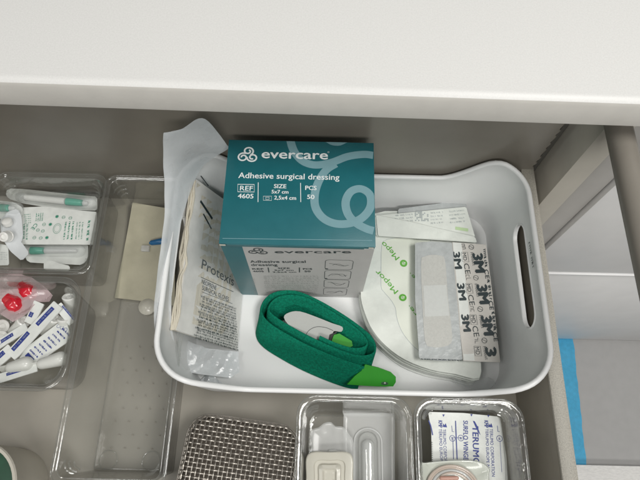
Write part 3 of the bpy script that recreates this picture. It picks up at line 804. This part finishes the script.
tray('clear_tray', 'clear plastic bin of blue lettered packets at the front right', 8.75, 18.65, -4.6, 5.95, 7, r=1.8, m='clear2')

# ---- envelope with catheter in the long tray
Fe = Fr((-19.3, 22, 1.3), (1, 0, -.02), (0, 1, .10), wavy(.12, .5, 71))
en = thing('beige_envelope', 'beige paper envelope with a blue valve lying in the long clear tray', 'envelope', (-19.5, 21, .3))
uv = [Fe.hit(*q) for q in [(133, 203), (175, 210), (175, 306), (160, 303), (115, 298)]]
pad_mb(Fe, dense(uv, 10), .12, 8).build('envelope_body', M['beige'], en)
a = Fe.hit(150, 244); b = Fe.hit(170, 241)
MB().tube([Fe.P(a.x + (b.x - a.x) * t, a.y + (b.y - a.y) * t, .3) for t in (0, .1, .5, .9, 1, 1.4)], [.1, .28, .36, .34, .2, .2], 12).build('blue_valve', M['bluecap'], en)
a = Fe.hit(146, 249); MB().box(Fe.P(a.x - .4, a.y - .4, .14), Fe.P(a.x + .5, a.y + .3, .5), .08).build('white_clip', M['frost'], en)
cp = MB(); a = at(147, 306, .8)
d = thing('milky_dome', 'small milky cap lying below the beige envelope', 'dome', a)
cp.lathe([(.3, 0), (.9, .05), (.95, .4), (.6, .7), (.25, .85)], (a.x, a.y, .3)); cp.build('cap_body', M['frost_cream'], d)

# ---- needle packs
def capsule_mb(p0, p1, r, mb=None, seg=14, r2=None):
    mb = mb or MB(); p0, p1 = V(p0), V(p1); d = (p1 - p0).normalized(); r2 = r2 or r; pts = []; R = []
    for k in range(0, 5): q = PI / 2 * k / 4; pts.append(p0 - d * r * math.cos(q)); R.append(max(.01, r * math.sin(q)))
    for k in range(1, 5): pts.append(p0 + (p1 - p0) * k / 4); R.append(r + (r2 - r) * k / 4)
    for k in range(1, 5): q = PI / 2 * k / 4; pts.append(p1 + d * r2 * math.sin(q)); R.append(max(.01, r2 * math.cos(q)))
    return mb.tube(pts, R, seg)
def needle_pack(label, corners, z, a, b, hubt, group, wav=.08, seed=0, tilt=None):
    F = Fr((0, 0, z), *(tilt or ((1, 0, 0), (0, 1, 0))), wf=wavy(wav, .7, seed))
    uv = [F.hit(*q) for q in corners]; cen = sum((F.P(q.x, q.y) for q in uv), V((0, 0, 0))) / len(uv)
    d = thing('needle_pack', label, 'needle pack', cen, group)
    pad_mb(F, dense(uv, 7, .25), .05).build('paper_backing', M['paper'], d, 50)
    A_, B_ = F.hit(*a), F.hit(*b)
    def q(t, w=.42): return F.P(A_.x + (B_.x - A_.x) * t, A_.y + (B_.y - A_.y) * t, w)
    capsule_mb(q(0), q(1), .55, r2=.7).build('blister', M['film_thin'], d)
    MB().tube([q(hubt - .13), q(hubt - .12), q(hubt + .02), q(hubt + .10), q(hubt + .11)], [.1, .44, .42, .36, .1], 14).build('needle_hub', M['hub'], d)
    MB().tube([q(hubt + .11), q(hubt + .12), q(.96), q(.97)], [.1, .32, .22, .1], 12).build('needle_cap', M['frost'], d)
    MB().tube([q(.06), q(.07), q(hubt - .14), q(hubt - .13)], [.1, .36, .4, .1], 12).build('luer_fitting', M['milk_pl'], d)
    return d, F
gN = 'needle packs in the left clear tray'
def zt(x, y): return (x / 5.333, 180 + y / 5.333)
needle_pack('cloudy needle pack along the back wall of the upper left tray', [zt(28, 70), zt(45, 45), zt(110, 48), zt(300, 68), zt(520, 90), zt(520, 165), zt(300, 155), zt(120, 125), zt(45, 100)], 2.6, zt(120, 100), zt(490, 135), .78, gN, seed=3)
needle_pack('needle pack at the front of the upper left tray, green hub to the left', [zt(110, 360), zt(160, 340), zt(470, 340), zt(470, 420), zt(440, 455), zt(150, 440)], 2.4, zt(130, 385), zt(430, 385), .28, gN, seed=5)
d, F = sheet_px('printed_packet', 'white paper packet printed in green in the upper left tray', 'packet', [zt(105, 150), zt(240, 143), zt(474, 168), zt(520, 172), zt(510, 345), zt(300, 345), zt(120, 345)], 3.9, .08, M['paper'], wav=.08, seed=8)
P = Print(F, .10)
for i in range(5): P.fine(F.hit(*zt(130 + i * 1, 190 + i * 11)), F.hit(*zt(165 + i, 187 + i * 11)), .13, i, .022)
for i in range(4):
    P.fine(F.hit(*zt(196 + i * 11, 180)), F.hit(*zt(192 + i * 11, 222)), .13, 10 + i, .03)
P.tpx('CE', zt(190, 232), zt(166, 262), .42, .0)
P.ring(F.hit(*zt(308, 262)), .58, .03, 20, .42); P.ring(F.hit(*zt(308, 262)), .42, .02, 20, .3)
for i, q in enumerate([(307, 198), (342, 202), (378, 206), (205, 270), (232, 275), (186, 310), (220, 312), (253, 310), (238, 240), (272, 240)]):
    c0 = F.hit(*zt(*q)); P.ring((c0.x, c0.y), .17, .03, 12); (P.disc((c0.x, c0.y), .13, 10) if i in (0, 7, 9) else P.stroke([(c0.x - .15, c0.y), (c0.x + .15, c0.y)], .03))
for i in range(3): P.fine(F.hit(*zt(352 + i * 20, 226)), F.hit(*zt(340 + i * 20, 318)), .17, 20 + i, .05)
for i in range(3): P.fine(F.hit(*zt(412 + i * 15, 228)), F.hit(*zt(404 + i * 15, 318)), .15, 30 + i, .025)
P.fine(F.hit(*zt(474, 222)), F.hit(*zt(462, 325)), .26, 40, .06)
P.fine(F.hit(*zt(128, 240)), F.hit(*zt(126, 320)), .2, 41, .04); P.fine(F.hit(*zt(145, 240)), F.hit(*zt(142, 320)), .2, 42, .04)
P.build('green_print', M['ink_dgreen'], d)
needle_pack('needle pack with its green hub at the far left of the upper left tray', [zt(-120, 110), zt(-20, 108), zt(75, 118), zt(125, 150), zt(120, 200), zt(60, 215), zt(-120, 190)], 4.2, zt(-100, 150), zt(100, 160), .70, gN, seed=9)
d, F = sheet_px('white_wrapper', 'cloudy white wrapper with a thick white cap in the upper left tray', 'wrapper', [zt(0, 215), zt(40, 170), zt(95, 155), zt(115, 190), zt(120, 300), zt(105, 350), zt(160, 390), zt(120, 435), zt(55, 380), zt(10, 310)], 4.6, .07, M['film'], r=.2, wav=.2, seed=14, part='film')
a = at(*zt(45, 300), 4.9); MB().lathe([(.2, 0), (.62, .02), (.62, .15), (.55, .2), (.55, .75), (.5, .95), (.3, 1.0), (.28, .8), (.05, .8)], a, (0.0, -.45, .9), 22).build('white_cap', M['white_pl'], d)
a = at(*zt(45, 235), 4.7); MB().lathe([(.1, 0), (.5, .02), (.52, .5), (.3, .62)], a, (0, .3, .9), 20).build('cap_collar', M['white_pl'], d)
d, F = sheet_px('paper_packet', 'plain white paper packet corner at the front left of the upper tray', 'packet', [zt(-60, 330), zt(45, 350), zt(50, 455), zt(-60, 458)], 4.0, .08, M['paper'], seed=17)
P = Print(F, .1)
for i in range(4): P.fine(F.hit(*zt(5, 390 + i * 12)), F.hit(*zt(40, 392 + i * 12)), .12, i, .02)
P.build('faint_print', M['ink_faint'], d)
d, F = sheet_px('paper_packet', 'small white packet corner by the front wall of the upper tray', 'packet', [zt(235, 437), zt(270, 430), zt(300, 437), (58, 263.3), (70, 266), (70, 271), (44, 270)], 3.4, .08, M['paper'], seed=18)

# ---- lower-left tray
def zr(x, y): return (x / 4, 265 + y / 4)
rp = thing('red_cap_pouch', 'crinkled pinkish film pouch around two red caps in the lower left tray', 'pouch', at(22, 295, 3.0))
F = Fr((0, 0, 4.5), wf=folds(.6, .8, 21))
uv = [F.hit(*zr(*q)) for q in [(-40, 40), (20, 32), (90, 40), (130, 52), (185, 90), (215, 125), (205, 150), (150, 150), (125, 190), (60, 232), (0, 195), (-40, 180)]]
pad_mb(F, dense(uv, 6), .03, 16).build('film', M['film_pink'], rp, 12)
for i, (q, lab) in enumerate((((56, 155), 'glossy red cap nearer the tray front, left of the other'), ((113, 105), 'glossy red cap nearer the tray back, with bright glints'))):
    a = at(*zr(*q), 4.3); d = thing('red_stopper', lab, 'stopper', a - V((0, 0, 1)))
    ax = V((.75, -.6, .15)).normalized(); 
    mb = MB(); sg = 24; lps = []
    for r_, h_ in [(.1, -1.05), (.62, -1.0), (.72, -.85), (.74, -.2), (.82, -.1), (.84, .35), (.78, .55), (.6, .7), (.45, .95), (.1, 1.0)]:
        a1 = ax.cross(V((0, 0, 1))).normalized(); b1 = ax.cross(a1)
        lps.append([a + V((0, 0, .1)) + ax * h_ + (a1 * math.cos(2 * PI * k / sg) + b1 * math.sin(2 * PI * k / sg)) * r_ * (1 + (.07 if (k % 4 < 2) else -.03) * (1 if abs(h_) < .9 else 0)) for k in range(sg)])
    mb.loops(lps); mb.build('cap_body', M['red'], d, 35)
    MB().tube([a + V((-.5 + .9 * t, .5 - .2 * t, .86 + .12 * math.sin(3 * t))) for t in [k / 8 for k in range(9)]], .06, 6).build('cap_tab', M['red'], d)
gA = 'white plastic ampoules in the lower left tray'
def ampoule(q, q2, label, z=3.6):
    a = at(*zr(*q), z + .5); b = at(*zr(*q2), z - .9)
    d = thing('ampoule', label, 'ampoule', b, gA); ax = (a - b).normalized()
    MB().lathe([(.05, -.05), (.55, 0), (.62, .2), (.6, (a - b).length - .5), (.66, (a - b).length - .3), (.68, (a - b).length)], b, ax, 20, True).build('ampoule_body', M['milk_pl'], d)
    MB().lathe([(.68, 0), (.70, .12), (.62, .2), (.40, .18), (.34, .02), (.3, .02), (.24, .16), (.05, .16)], a, ax, 22).build('ring_end', M['white_pl'], d)
ampoule((277, 131), (288, 190), 'white ampoule with ring end in the back right corner of the tray')
ampoule((92, 226), (40, 290), 'white ampoule with ring end standing just below the red caps')
ampoule((213, 214), (180, 270), 'white ampoule end poking out under the striped stick pack')
ampoule((258, 218), (268, 290), 'white ampoule end between the sachet and the tray side')
ampoule((4, 290), (-40, 320), 'white ampoule end at the very left edge of the photo')
ampoule((8, 245), (-40, 250), 'white ampoule half hidden at the left below the pouch', 3.2)
def stick(label, p0, p1, w, z0, z1, seed, bands, group='blue striped white stick packs in the lower left tray'):
    a, b = at(*zr(*p0), z0), at(*zr(*p1), z1)
    F = Fr(a, b - a, V((0, 0, 1)).cross(b - a), wavy(.05, 1.2, seed)); Ln = (b - a).length
    d = thing('stick_pack', label, 'stick pack', (a + b) / 2 - V((0, 0, .3)), group)
    pad_mb(F, dense([(0, -w / 2), (Ln, -w / 2), (Ln, w / 2), (0, w / 2)], 10, .05), .16, 5).build('wrapper', M['paper'], d, 50)
    P = Print(F, .18)
    for (t0, t1, s0, s1) in bands:
        P.stroke([(Ln * (t0 + (t1 - t0) * k / 6), w * (s0 + s1) / 2) for k in range(7)], w * abs(s1 - s0))
    P.build('blue_band', M['ink_blue'], d)
    P = Print(F, .19)
    for (t0, t1, s0, s1) in bands:
        P.fine((Ln * (t0 + .03), w * (s0 + .12)), (Ln * (t1 - .03), w * (s0 + .12)), w * abs(s1 - s0) * .4, seed, .025)
    P.build('white_print', M['ink_faint'], d)
    return d
stick('white stick pack with two blue blocks running up the middle of the tray', (45, 365), (235, 160), 1.25, 4.4, 5.0, 1, [(.08, .42, .05, .4), (.58, .92, -.05, .3)])
stick('short white stick pack with a blue square beside the red cap', (118, 235), (160, 150), 1.1, 4.2, 4.6, 2, [(.28, .5, .0, .38)])
stick('white stick pack with a blue stripe at the left edge of the tray', (-20, 330), (110, 248), .9, 4.0, 4.5, 3, [(.05, .6, -.1, .3)])
stick('white stick pack with a blue stripe at the front left of the tray', (-30, 405), (50, 335), 1.2, 4.2, 4.3, 4, [(.1, .7, .0, .38)])
a, b = at(*zr(235, 158), 4.9), at(*zr(292, 228), 4.4)
stick('white stick pack with a dark edge bent down the right side of the tray', (232, 160), (292, 232), .8, 4.9, 4.2, 6, [(.15, .95, .25, .5)])
stick('white stick pack with a dark edge curling along the tray front', (0, 455), (150, 408), .9, 4.3, 4.4, 5, [(.2, .7, .0, .3)])
d, F = sheet_px('sachet', 'white sachet covered in rows of small blue print in the lower left tray', 'sachet', [zr(78, 375), zr(110, 330), zr(225, 240), zr(262, 215), zr(282, 270), zr(270, 310), zr(180, 375), zr(130, 398)], 4.1, .14, M['paper'], r=.1, wav=.1, seed=23, part='wrapper')
P = Print(F, .17)
for i in range(8):
    x, y = 112 + i * 18, 335 - i * 12.5
    P.fine(F.hit(*zr(x + 10, y + 8)), F.hit(*zr(x + 40, y + 38)), .16, i, .06, .1)
P.spx([zr(110, 358), zr(135, 385)], .42)
for i in range(3): P.ring(F.hit(*zr(236 + i * 14, 246 + i * 7)), .17, .03, 12)
P.build('blue_print', M['ink_blue'], d)
for i, (q, q2, lab) in enumerate((((45, 410), (105, 395), 'milky twist top vial lying at the tray front'), ((170, 395), (245, 375), 'milky twist top vial lying by the front right corner'))):
    a, b = at(*zr(*q), 4.4), at(*zr(*q2), 4.5); d = thing('vial', lab, 'vial', (a + b) / 2 - V((0, 0, .5)), 'milky vials in the lower left tray')
    capsule_mb(a, b, .55, r2=.72).build('vial_body', M['milk_pl'], d)
    e = a + (a - b).normalized() * .75; pad_mb(Fr(e, (a - b), (0, .4, 1)), dense([(-.5, -.4), (.4, -.45), (.4, .45), (-.5, .4)], 3, .1), .12).build('twist_tab', M['milk_pl'], d)

# ---- wire basket
wb = thing('wire_basket', 'rounded woven steel wire basket at the front of the drawer', 'wire basket', (-7.2, -1.5, 0))
Fm = Fr((-7.0, -1.2, 5.5), (1, -.115, 0), (.115, 1, 0))
hx, hy, RR = 5.15, 5.0, 2.0
def inside_d(x, y):   # distance inward from rounded rect border
    qx, qy = abs(x) - (hx - RR), abs(y) - (hy - RR)
    return RR - (math.hypot(max(qx, 0), max(qy, 0)) + min(max(qx, qy), 0))
def drop(d):          # z offset near border, rolls over the edge
    e = .75
    if d >= e: return 0
    t = (e - d) / e; return -e * (1 - math.sqrt(max(0, 1 - t * t)))
mb = MB(); pitch = .40; nw = int(hx / pitch) + 1
def wires(axis):
    L = hx if axis == 0 else hy; M2 = hy if axis == 0 else hx
    for i in range(-int(L / pitch), int(L / pitch) + 1):
        c0 = (i + .0) * pitch; pts = []
        st = .1; n2 = int(M2 / st)
        seq = [k * st for k in range(-n2, n2 + 1)]
        P_ = []
        for b in seq:
            x, y = (c0, b) if axis == 0 else (b, c0)
            dd = inside_d(x, y)
            if dd < 0.0: continue
            ph = math.cos(PI * b / pitch) * (1 if i % 2 else -1) * (1 if axis == 0 else -1)
            P_.append(Fm.P(x, y, drop(dd) + .06 * ph))
        if len(P_) < 3: continue
        a, b = P_[0].copy(), P_[-1].copy()
        pre = [V((a.x, a.y, z)) for z in (.1, 2, 4.3)]; post = [V((b.x, b.y, z)) for z in (4.3, 2, .1)]
        mb.tube(pre + P_ + post, .072, 5)
wires(0); wires(1)
for k in range(10):
    z_ = .3 + k * .45; mb.tube([V((*Fm.P(p.x, p.y).to_2d(), z_)) for p in rrect(-hx, hx, -hy, hy, RR, 0, 6)], .06, 5, closed=True)
mb.build('wire_mesh', M['steel'], wb, 60)
mb = MB()
for z_, e in ((5.02, .12), (4.8, -.06)):
    mb.tube([V((*Fm.P(p.x, p.y).to_2d(), z_)) for p in rrect(-hx + e, hx - e, -hy + e, hy - e, RR - e, 0, 8)], .10, 8, closed=True)
mb.build('rim_wire', M['steel'], wb)
mb = MB().loops([[V((*Fm.P(p.x, p.y).to_2d(), z_)) for p in rrect(-hx + e, hx - e, -hy + e, hy - e, RR - e, 0, 6)] for z_, e in ((.05, .25), (4.2, .25), (4.3, .5))])  # dark block stands in for the shaded inside of the basket
mb.build('inside_shade', M['dark_in'], wb)

# ---- frosted caps in the middle bin
def zc(x, y): return (300 + x / 5.333, 395 + y / 5.333)
gC = 'frosted plastic caps in the front bin'
def dished(F, uv_px, th, levels, m, parent, name='shell'):
    """rounded tray-like cap: outline, then inner raised/lowered outlines"""
    uv = [F.hit(*q) for q in uv_px]; o2 = catmull([(q.x, q.y, 0) for q in uv], 4, True)
    c0 = V((sum(q.x for q in o2) / len(o2), sum(q.y for q in o2) / len(o2)))
    lps = [[F.P(c0.x + (q.x - c0.x) * s_, c0.y + (q.y - c0.y) * s_, w) for q in o2] for s_, w in levels]
    return MB().loops(lps, False, True).build(name, m, parent, 50)
def rp_(x0, y0, x1, y1, c=10): return [zc(x0 + c, y0), zc((x0 + x1) / 2, y0), zc(x1 - c, y0), zc(x1, y0 + c), zc(x1, (y0 + y1) / 2), zc(x1, y1 - c), zc(x1 - c, y1), zc((x0 + x1) / 2, y1), zc(x0 + c, y1), zc(x0, y1 - c), zc(x0, (y0 + y1) / 2), zc(x0, y0 + c)]
F = frz(365, 407, 2.2, (1, 0, 0), (0, 1, -.05))
d = thing('plastic_cap', 'frosted cap half hidden at the back wall of the bin', 'cap', at(*zc(350, 60), 1.6), gC)
dished(F, rp_(228, 25, 500, 110, 18), .1, [(1, -.5), (1, 0), (.94, .05), (.9, -.1), (.5, -.12)], M['frost'], d)
F = frz(370, 450, 3.0, (1, 0, .03), (0, 1, .06))
d = thing('plastic_cap', 'large frosted cap with a long clear tube dome on the right of the bin', 'cap', at(*zc(370, 300), 2.2), gC)
dished(F, rp_(232, 98, 505, 560, 22), .1, [(1, -.5), (1, 0), (.96, .06), (.92, 0), (.84, -.02), (.3, -.02)], M['frost'], d)
A_, B_ = F.hit(*zc(362, 250)), F.hit(*zc(366, 520))
capsule_mb(F.P(A_.x, A_.y, .15), F.P(B_.x, B_.y, .15), .95).build('dome', M['clear2'], d)
capsule_mb(F.P(A_.x, A_.y - .35, .15), F.P(B_.x, B_.y, .15), .62).build('inner_tube', M['frost'], d)
mb = MB(); q_ = []
for k in range(25): t = PI * k / 24; q_.append(F.P(A_.x + 1.3 * math.cos(t), A_.y + 1.2 * math.sin(t), .1))
q_ = [F.P(B_.x + 1.3, B_.y, .1)] + q_ + [F.P(B_.x - 1.3, B_.y, .1)]
mb.tube(q_, .09, 6).build('ridge', M['frost'], d)
F = frz(330, 450, 3.7, (1, 0, -.04), (0, 1, .05))
d = thing('plastic_cap', 'frosted cap with scalloped shoulders on the left of the bin', 'cap', at(*zc(170, 300), 2.8), gC)
dished(F, [zc(58, 200), zc(75, 180), zc(100, 172), zc(130, 150), zc(165, 145), zc(190, 165), (zc(232, 172)), zc(265, 215), zc(285, 255), zc(288, 400), zc(280, 520), zc(170, 530), zc(62, 520), zc(55, 350)], .1, [(1, -.5), (1, 0), (.95, .08), (.88, 0), (.4, .05)], M['frost'], d)
A_ = F.hit(*zc(155, 300)); B_ = F.hit(*zc(215, 308))
MB().tube([F.P(A_.x, A_.y, .2), F.P((A_.x + B_.x) / 2, A_.y + .05, .3), F.P(B_.x, B_.y, .2)], .16, 8).build('ridge', M['frost'], d)
F = frz(328, 475, 4.6, (1, 0, .03), (0, 1, .04))
d = thing('plastic_cap', 'cream square cap with a stepped round centre on top in the bin', 'cap', at(*zc(160, 400), 3.8), gC)
dished(F, rp_(32, 303, 283, 560, 34), .1, [(1, -.6), (1, -.05), (.97, .06), (.92, .08), (.66, .08), (.62, -.1), (.5, -.12), (.44, .1), (.3, .14), (.22, -.1), (.1, -.1)], M['frost_cream'], d)

# ---- Terumo packets
def zq(x, y): return (420 + x / 5.818, 400 + y / 5.818)
d, F = sheet_px('winged_needle_packet', 'white packet with blue lettering upright in the front right bin', 'packet', [zq(46, 70), zq(250, 76), zq(455, 98), zq(470, 180), zq(490, 350), zq(497, 520), zq(72, 520), zq(66, 300), zq(64, 180)], 3.6, .12, M['paper'], wav=.08, seed=33)
P = Print(F, .15)
P.tpx('TERUMO', zq(303, 152), zq(309, 378), .56, .03)
P.text('SURFLO WINGED', F.hit(*zq(250, 120)), F.hit(*zq(252, 372)), .44, .02)
P.poly([F.hit(*zq(*q)) for q in [(305, 122), (316, 124), (330, 150), (350, 205), (338, 190), (322, 160)]])
P.tpx('TERUMO CORPORATION', zq(402, 168), zq(416, 445), .30, .0)
P.tpx('TERUMO EUROPE N.V.', zq(378, 168), zq(388, 420), .27, .0)
P.tpx('TERUMO CORPORATION', zq(130, 170), zq(141, 430), .30, .0)
P.tpx('TERUMO EUROPE N.V.', zq(108, 168), zq(118, 420), .27, .0)
for x in (106, 372): P.tpx('KMP', zq(x, 120), zq(x + 1, 160), .36, .03)
for x, y in ((135, 90), (297, 88), (395, 93)): P.poly([F.hit(*zq(*q)) for q in [(x - 7, y - 5), (x + 7, y - 5), (x, y + 9)]])
for x in (132, 396): P.poly([F.hit(*zq(*q)) for q in [(x, 158), (x, 136), (x + 8, 148), (x + 16, 136), (x + 24, 160)]])
P.spx([zq(205, 122), zq(214, 345)], .09); P.spx([zq(190, 225), zq(193, 345)], .05)
for q in ((187, 224), (236, 222), (459, 225)): P.ring(F.hit(*zq(*q)), .26, .04, 16); P.fine(F.hit(*zq(q[0] - 6, q[1] - 4)), F.hit(*zq(q[0] - 4, q[1] + 12)), .18, 3, .03)
P.spx([zq(180, 218), zq(252, 222)], .03); P.spx([zq(462, 240), zq(474, 420)], .03)
P.spx([zq(183, 150), zq(186, 185), zq(196, 185)], .04); P.spx([zq(447, 150), zq(450, 185), zq(460, 185)], .04)
P.spx([zq(48, 120), zq(60, 150), zq(72, 205)], .1, 4)
P.build('blue_lettering', M['ink_blue'], d)
P = Print(F, .14)
for k in range(22): a = F.hit(*zq(66 + k * .25, 250 + k * 11)); P.poly([(a.x - .02, a.y), (a.x + .12, a.y + .04), (a.x - .02, a.y + .1)])
P.build('notched_edge', M['ink_dark'], d)
d2, F = sheet_px('winged_needle_packet', 'white packet edge under the blue lettered one in the front right bin', 'packet', [zq(330, 84), zq(462, 98), zq(500, 330), zq(512, 520), zq(300, 520)], 3.1, .12, M['paper'], wav=.06, seed=34)
# front blister with coiled tube
F = Fr((0, 0, 4.8), wf=None)
d = thing('tubing_blister', 'greenish white blister tray with coiled rosy tubing at the front of the bin', 'blister pack', at(*zq(200, 440), 4.2))
o_ = [zq(-2, 380), zq(30, 364), zq(150, 352), zq(280, 350), zq(360, 362), zq(405, 400), (489, 476), (491, 500), (489, 520), (440, 522), (421, 520), (419, 500)]
dished(F, o_, .1, [(1, -.6), (1, 0), (.97, .08), (.93, .08), (.86, -.1), (.4, -.2), (.05, -.2)], mat('pale_blister', (.62, .65, .58), .3, alpha=.85, var=.03, coat=.5), d, 'blister_tray')
C_ = F.hit(*zq(190, 520))
for k, (rr_, zz) in enumerate(((2.1, 0), (1.85, .12), (2.3, .1), (1.6, .2))):
    MB().tube([F.P(C_.x + rr_ * math.cos(t), C_.y + rr_ * .85 * math.sin(t), zz) for t in [2 * PI * q / 40 for q in range(40)]], .11, 8, closed=True).build('coiled_tube', M['tubing'] if k != 1 else M['frost'], d)
a = F.hit(*zq(165, 452)); capsule_mb(F.P(a.x - .7, a.y - .05, .3), F.P(a.x + .7, a.y, .3), .18).build('red_wing', mat('rosy_wing', (.60, .34, .27), .4, alpha=.8), d)

# ---- cup at lower left
cu = thing('beige_cup', 'beige round cup with deep green inside at the lower left corner', 'cup', (-28.2, -3.2, 0))
cx, cy = -29.2, -2.5
MB().lathe([(3.2, 0.02), (3.45, .1), (3.6, 3), (3.75, 6.6), (3.85, 6.95), (3.75, 7.1), (3.5, 7.05), (3.4, 6.7), (3.2, .4), (1, .35)], (cx, cy, 0), seg=48).build('cup_body', M['cup'], cu)
MB().lathe([(3.15, 0), (3.2, .4), (.5, .5)], (cx, cy, 4.6), seg=32).build('green_content', M['green_in'], cu)

# ================================================================== LIGHT
w = bpy.data.worlds.new('World'); bpy.context.scene.world = w; w.use_nodes = True
N = w.node_tree.nodes; Lk = w.node_tree.links; bg = N['Background']
tc = N.new('ShaderNodeTexCoord'); sp = N.new('ShaderNodeSeparateXYZ'); cr = N.new('ShaderNodeValToRGB')
Lk.new(tc.outputs['Generated'], sp.inputs[0]); Lk.new(sp.outputs['Z'], cr.inputs[0]); Lk.new(cr.outputs[0], bg.inputs[0])
cr.color_ramp.elements[0].color = (.35, .34, .33, 1); cr.color_ramp.elements[1].color = (1, 1, .98, 1)
bg.inputs[1].default_value = .21
def area(name, loc, tgt, sx, sy, power, c=(1, .985, .95)):
    l = bpy.data.lights.new(name, 'AREA'); l.shape = 'RECTANGLE'; l.size = sx * CM; l.size_y = sy * CM; l.energy = power; l.color = c
    o = bpy.data.objects.new(name, l); col.objects.link(o); o.location = V(loc) * CM
    o.rotation_euler = (V(tgt) - V(loc)).to_track_quat('-Z', 'Y').to_euler(); return o
area('unseen_lamp', (75, -15, 185), (5, 15, 0), 70, 45, 18.5)
area('unseen_lamp', (-75, -30, 185), (0, 15, 0), 60, 25, 5)  # added lamp on the left for more glints and crisper shadows
area('unseen_lamp', (15, -120, 150), (0, 15, 5), 90, 30, 13)  # added front fill, brightens the counter edge and box front

# ================================================================== CAMERA
cam = bpy.data.cameras.new('camera'); co_ = bpy.data.objects.new('camera', cam); col.objects.link(co_)
cam.sensor_width = 36; cam.sensor_fit = 'HORIZONTAL'; cam.lens = CF / 640 * 36; cam.clip_start = .01; cam.clip_end = 100
X, U, Fw_ = V((1, 0, 0)), V((0, cc, cs)), V((0, cs, -cc))
Rv = X * math.cos(CR) + U * math.sin(CR); Uv = -X * math.sin(CR) + U * math.cos(CR)
mtx = Matrix((Rv, Uv, -Fw_)).transposed().to_4x4(); mtx.translation = CAM * CM
co_.matrix_world = mtx
sc_ = bpy.context.scene; sc_.camera = co_
sc_.view_settings.view_transform = 'Standard'; sc_.view_settings.look = 'None'; sc_.view_settings.exposure = 0
sc_.cycles.transparent_max_bounces = 32
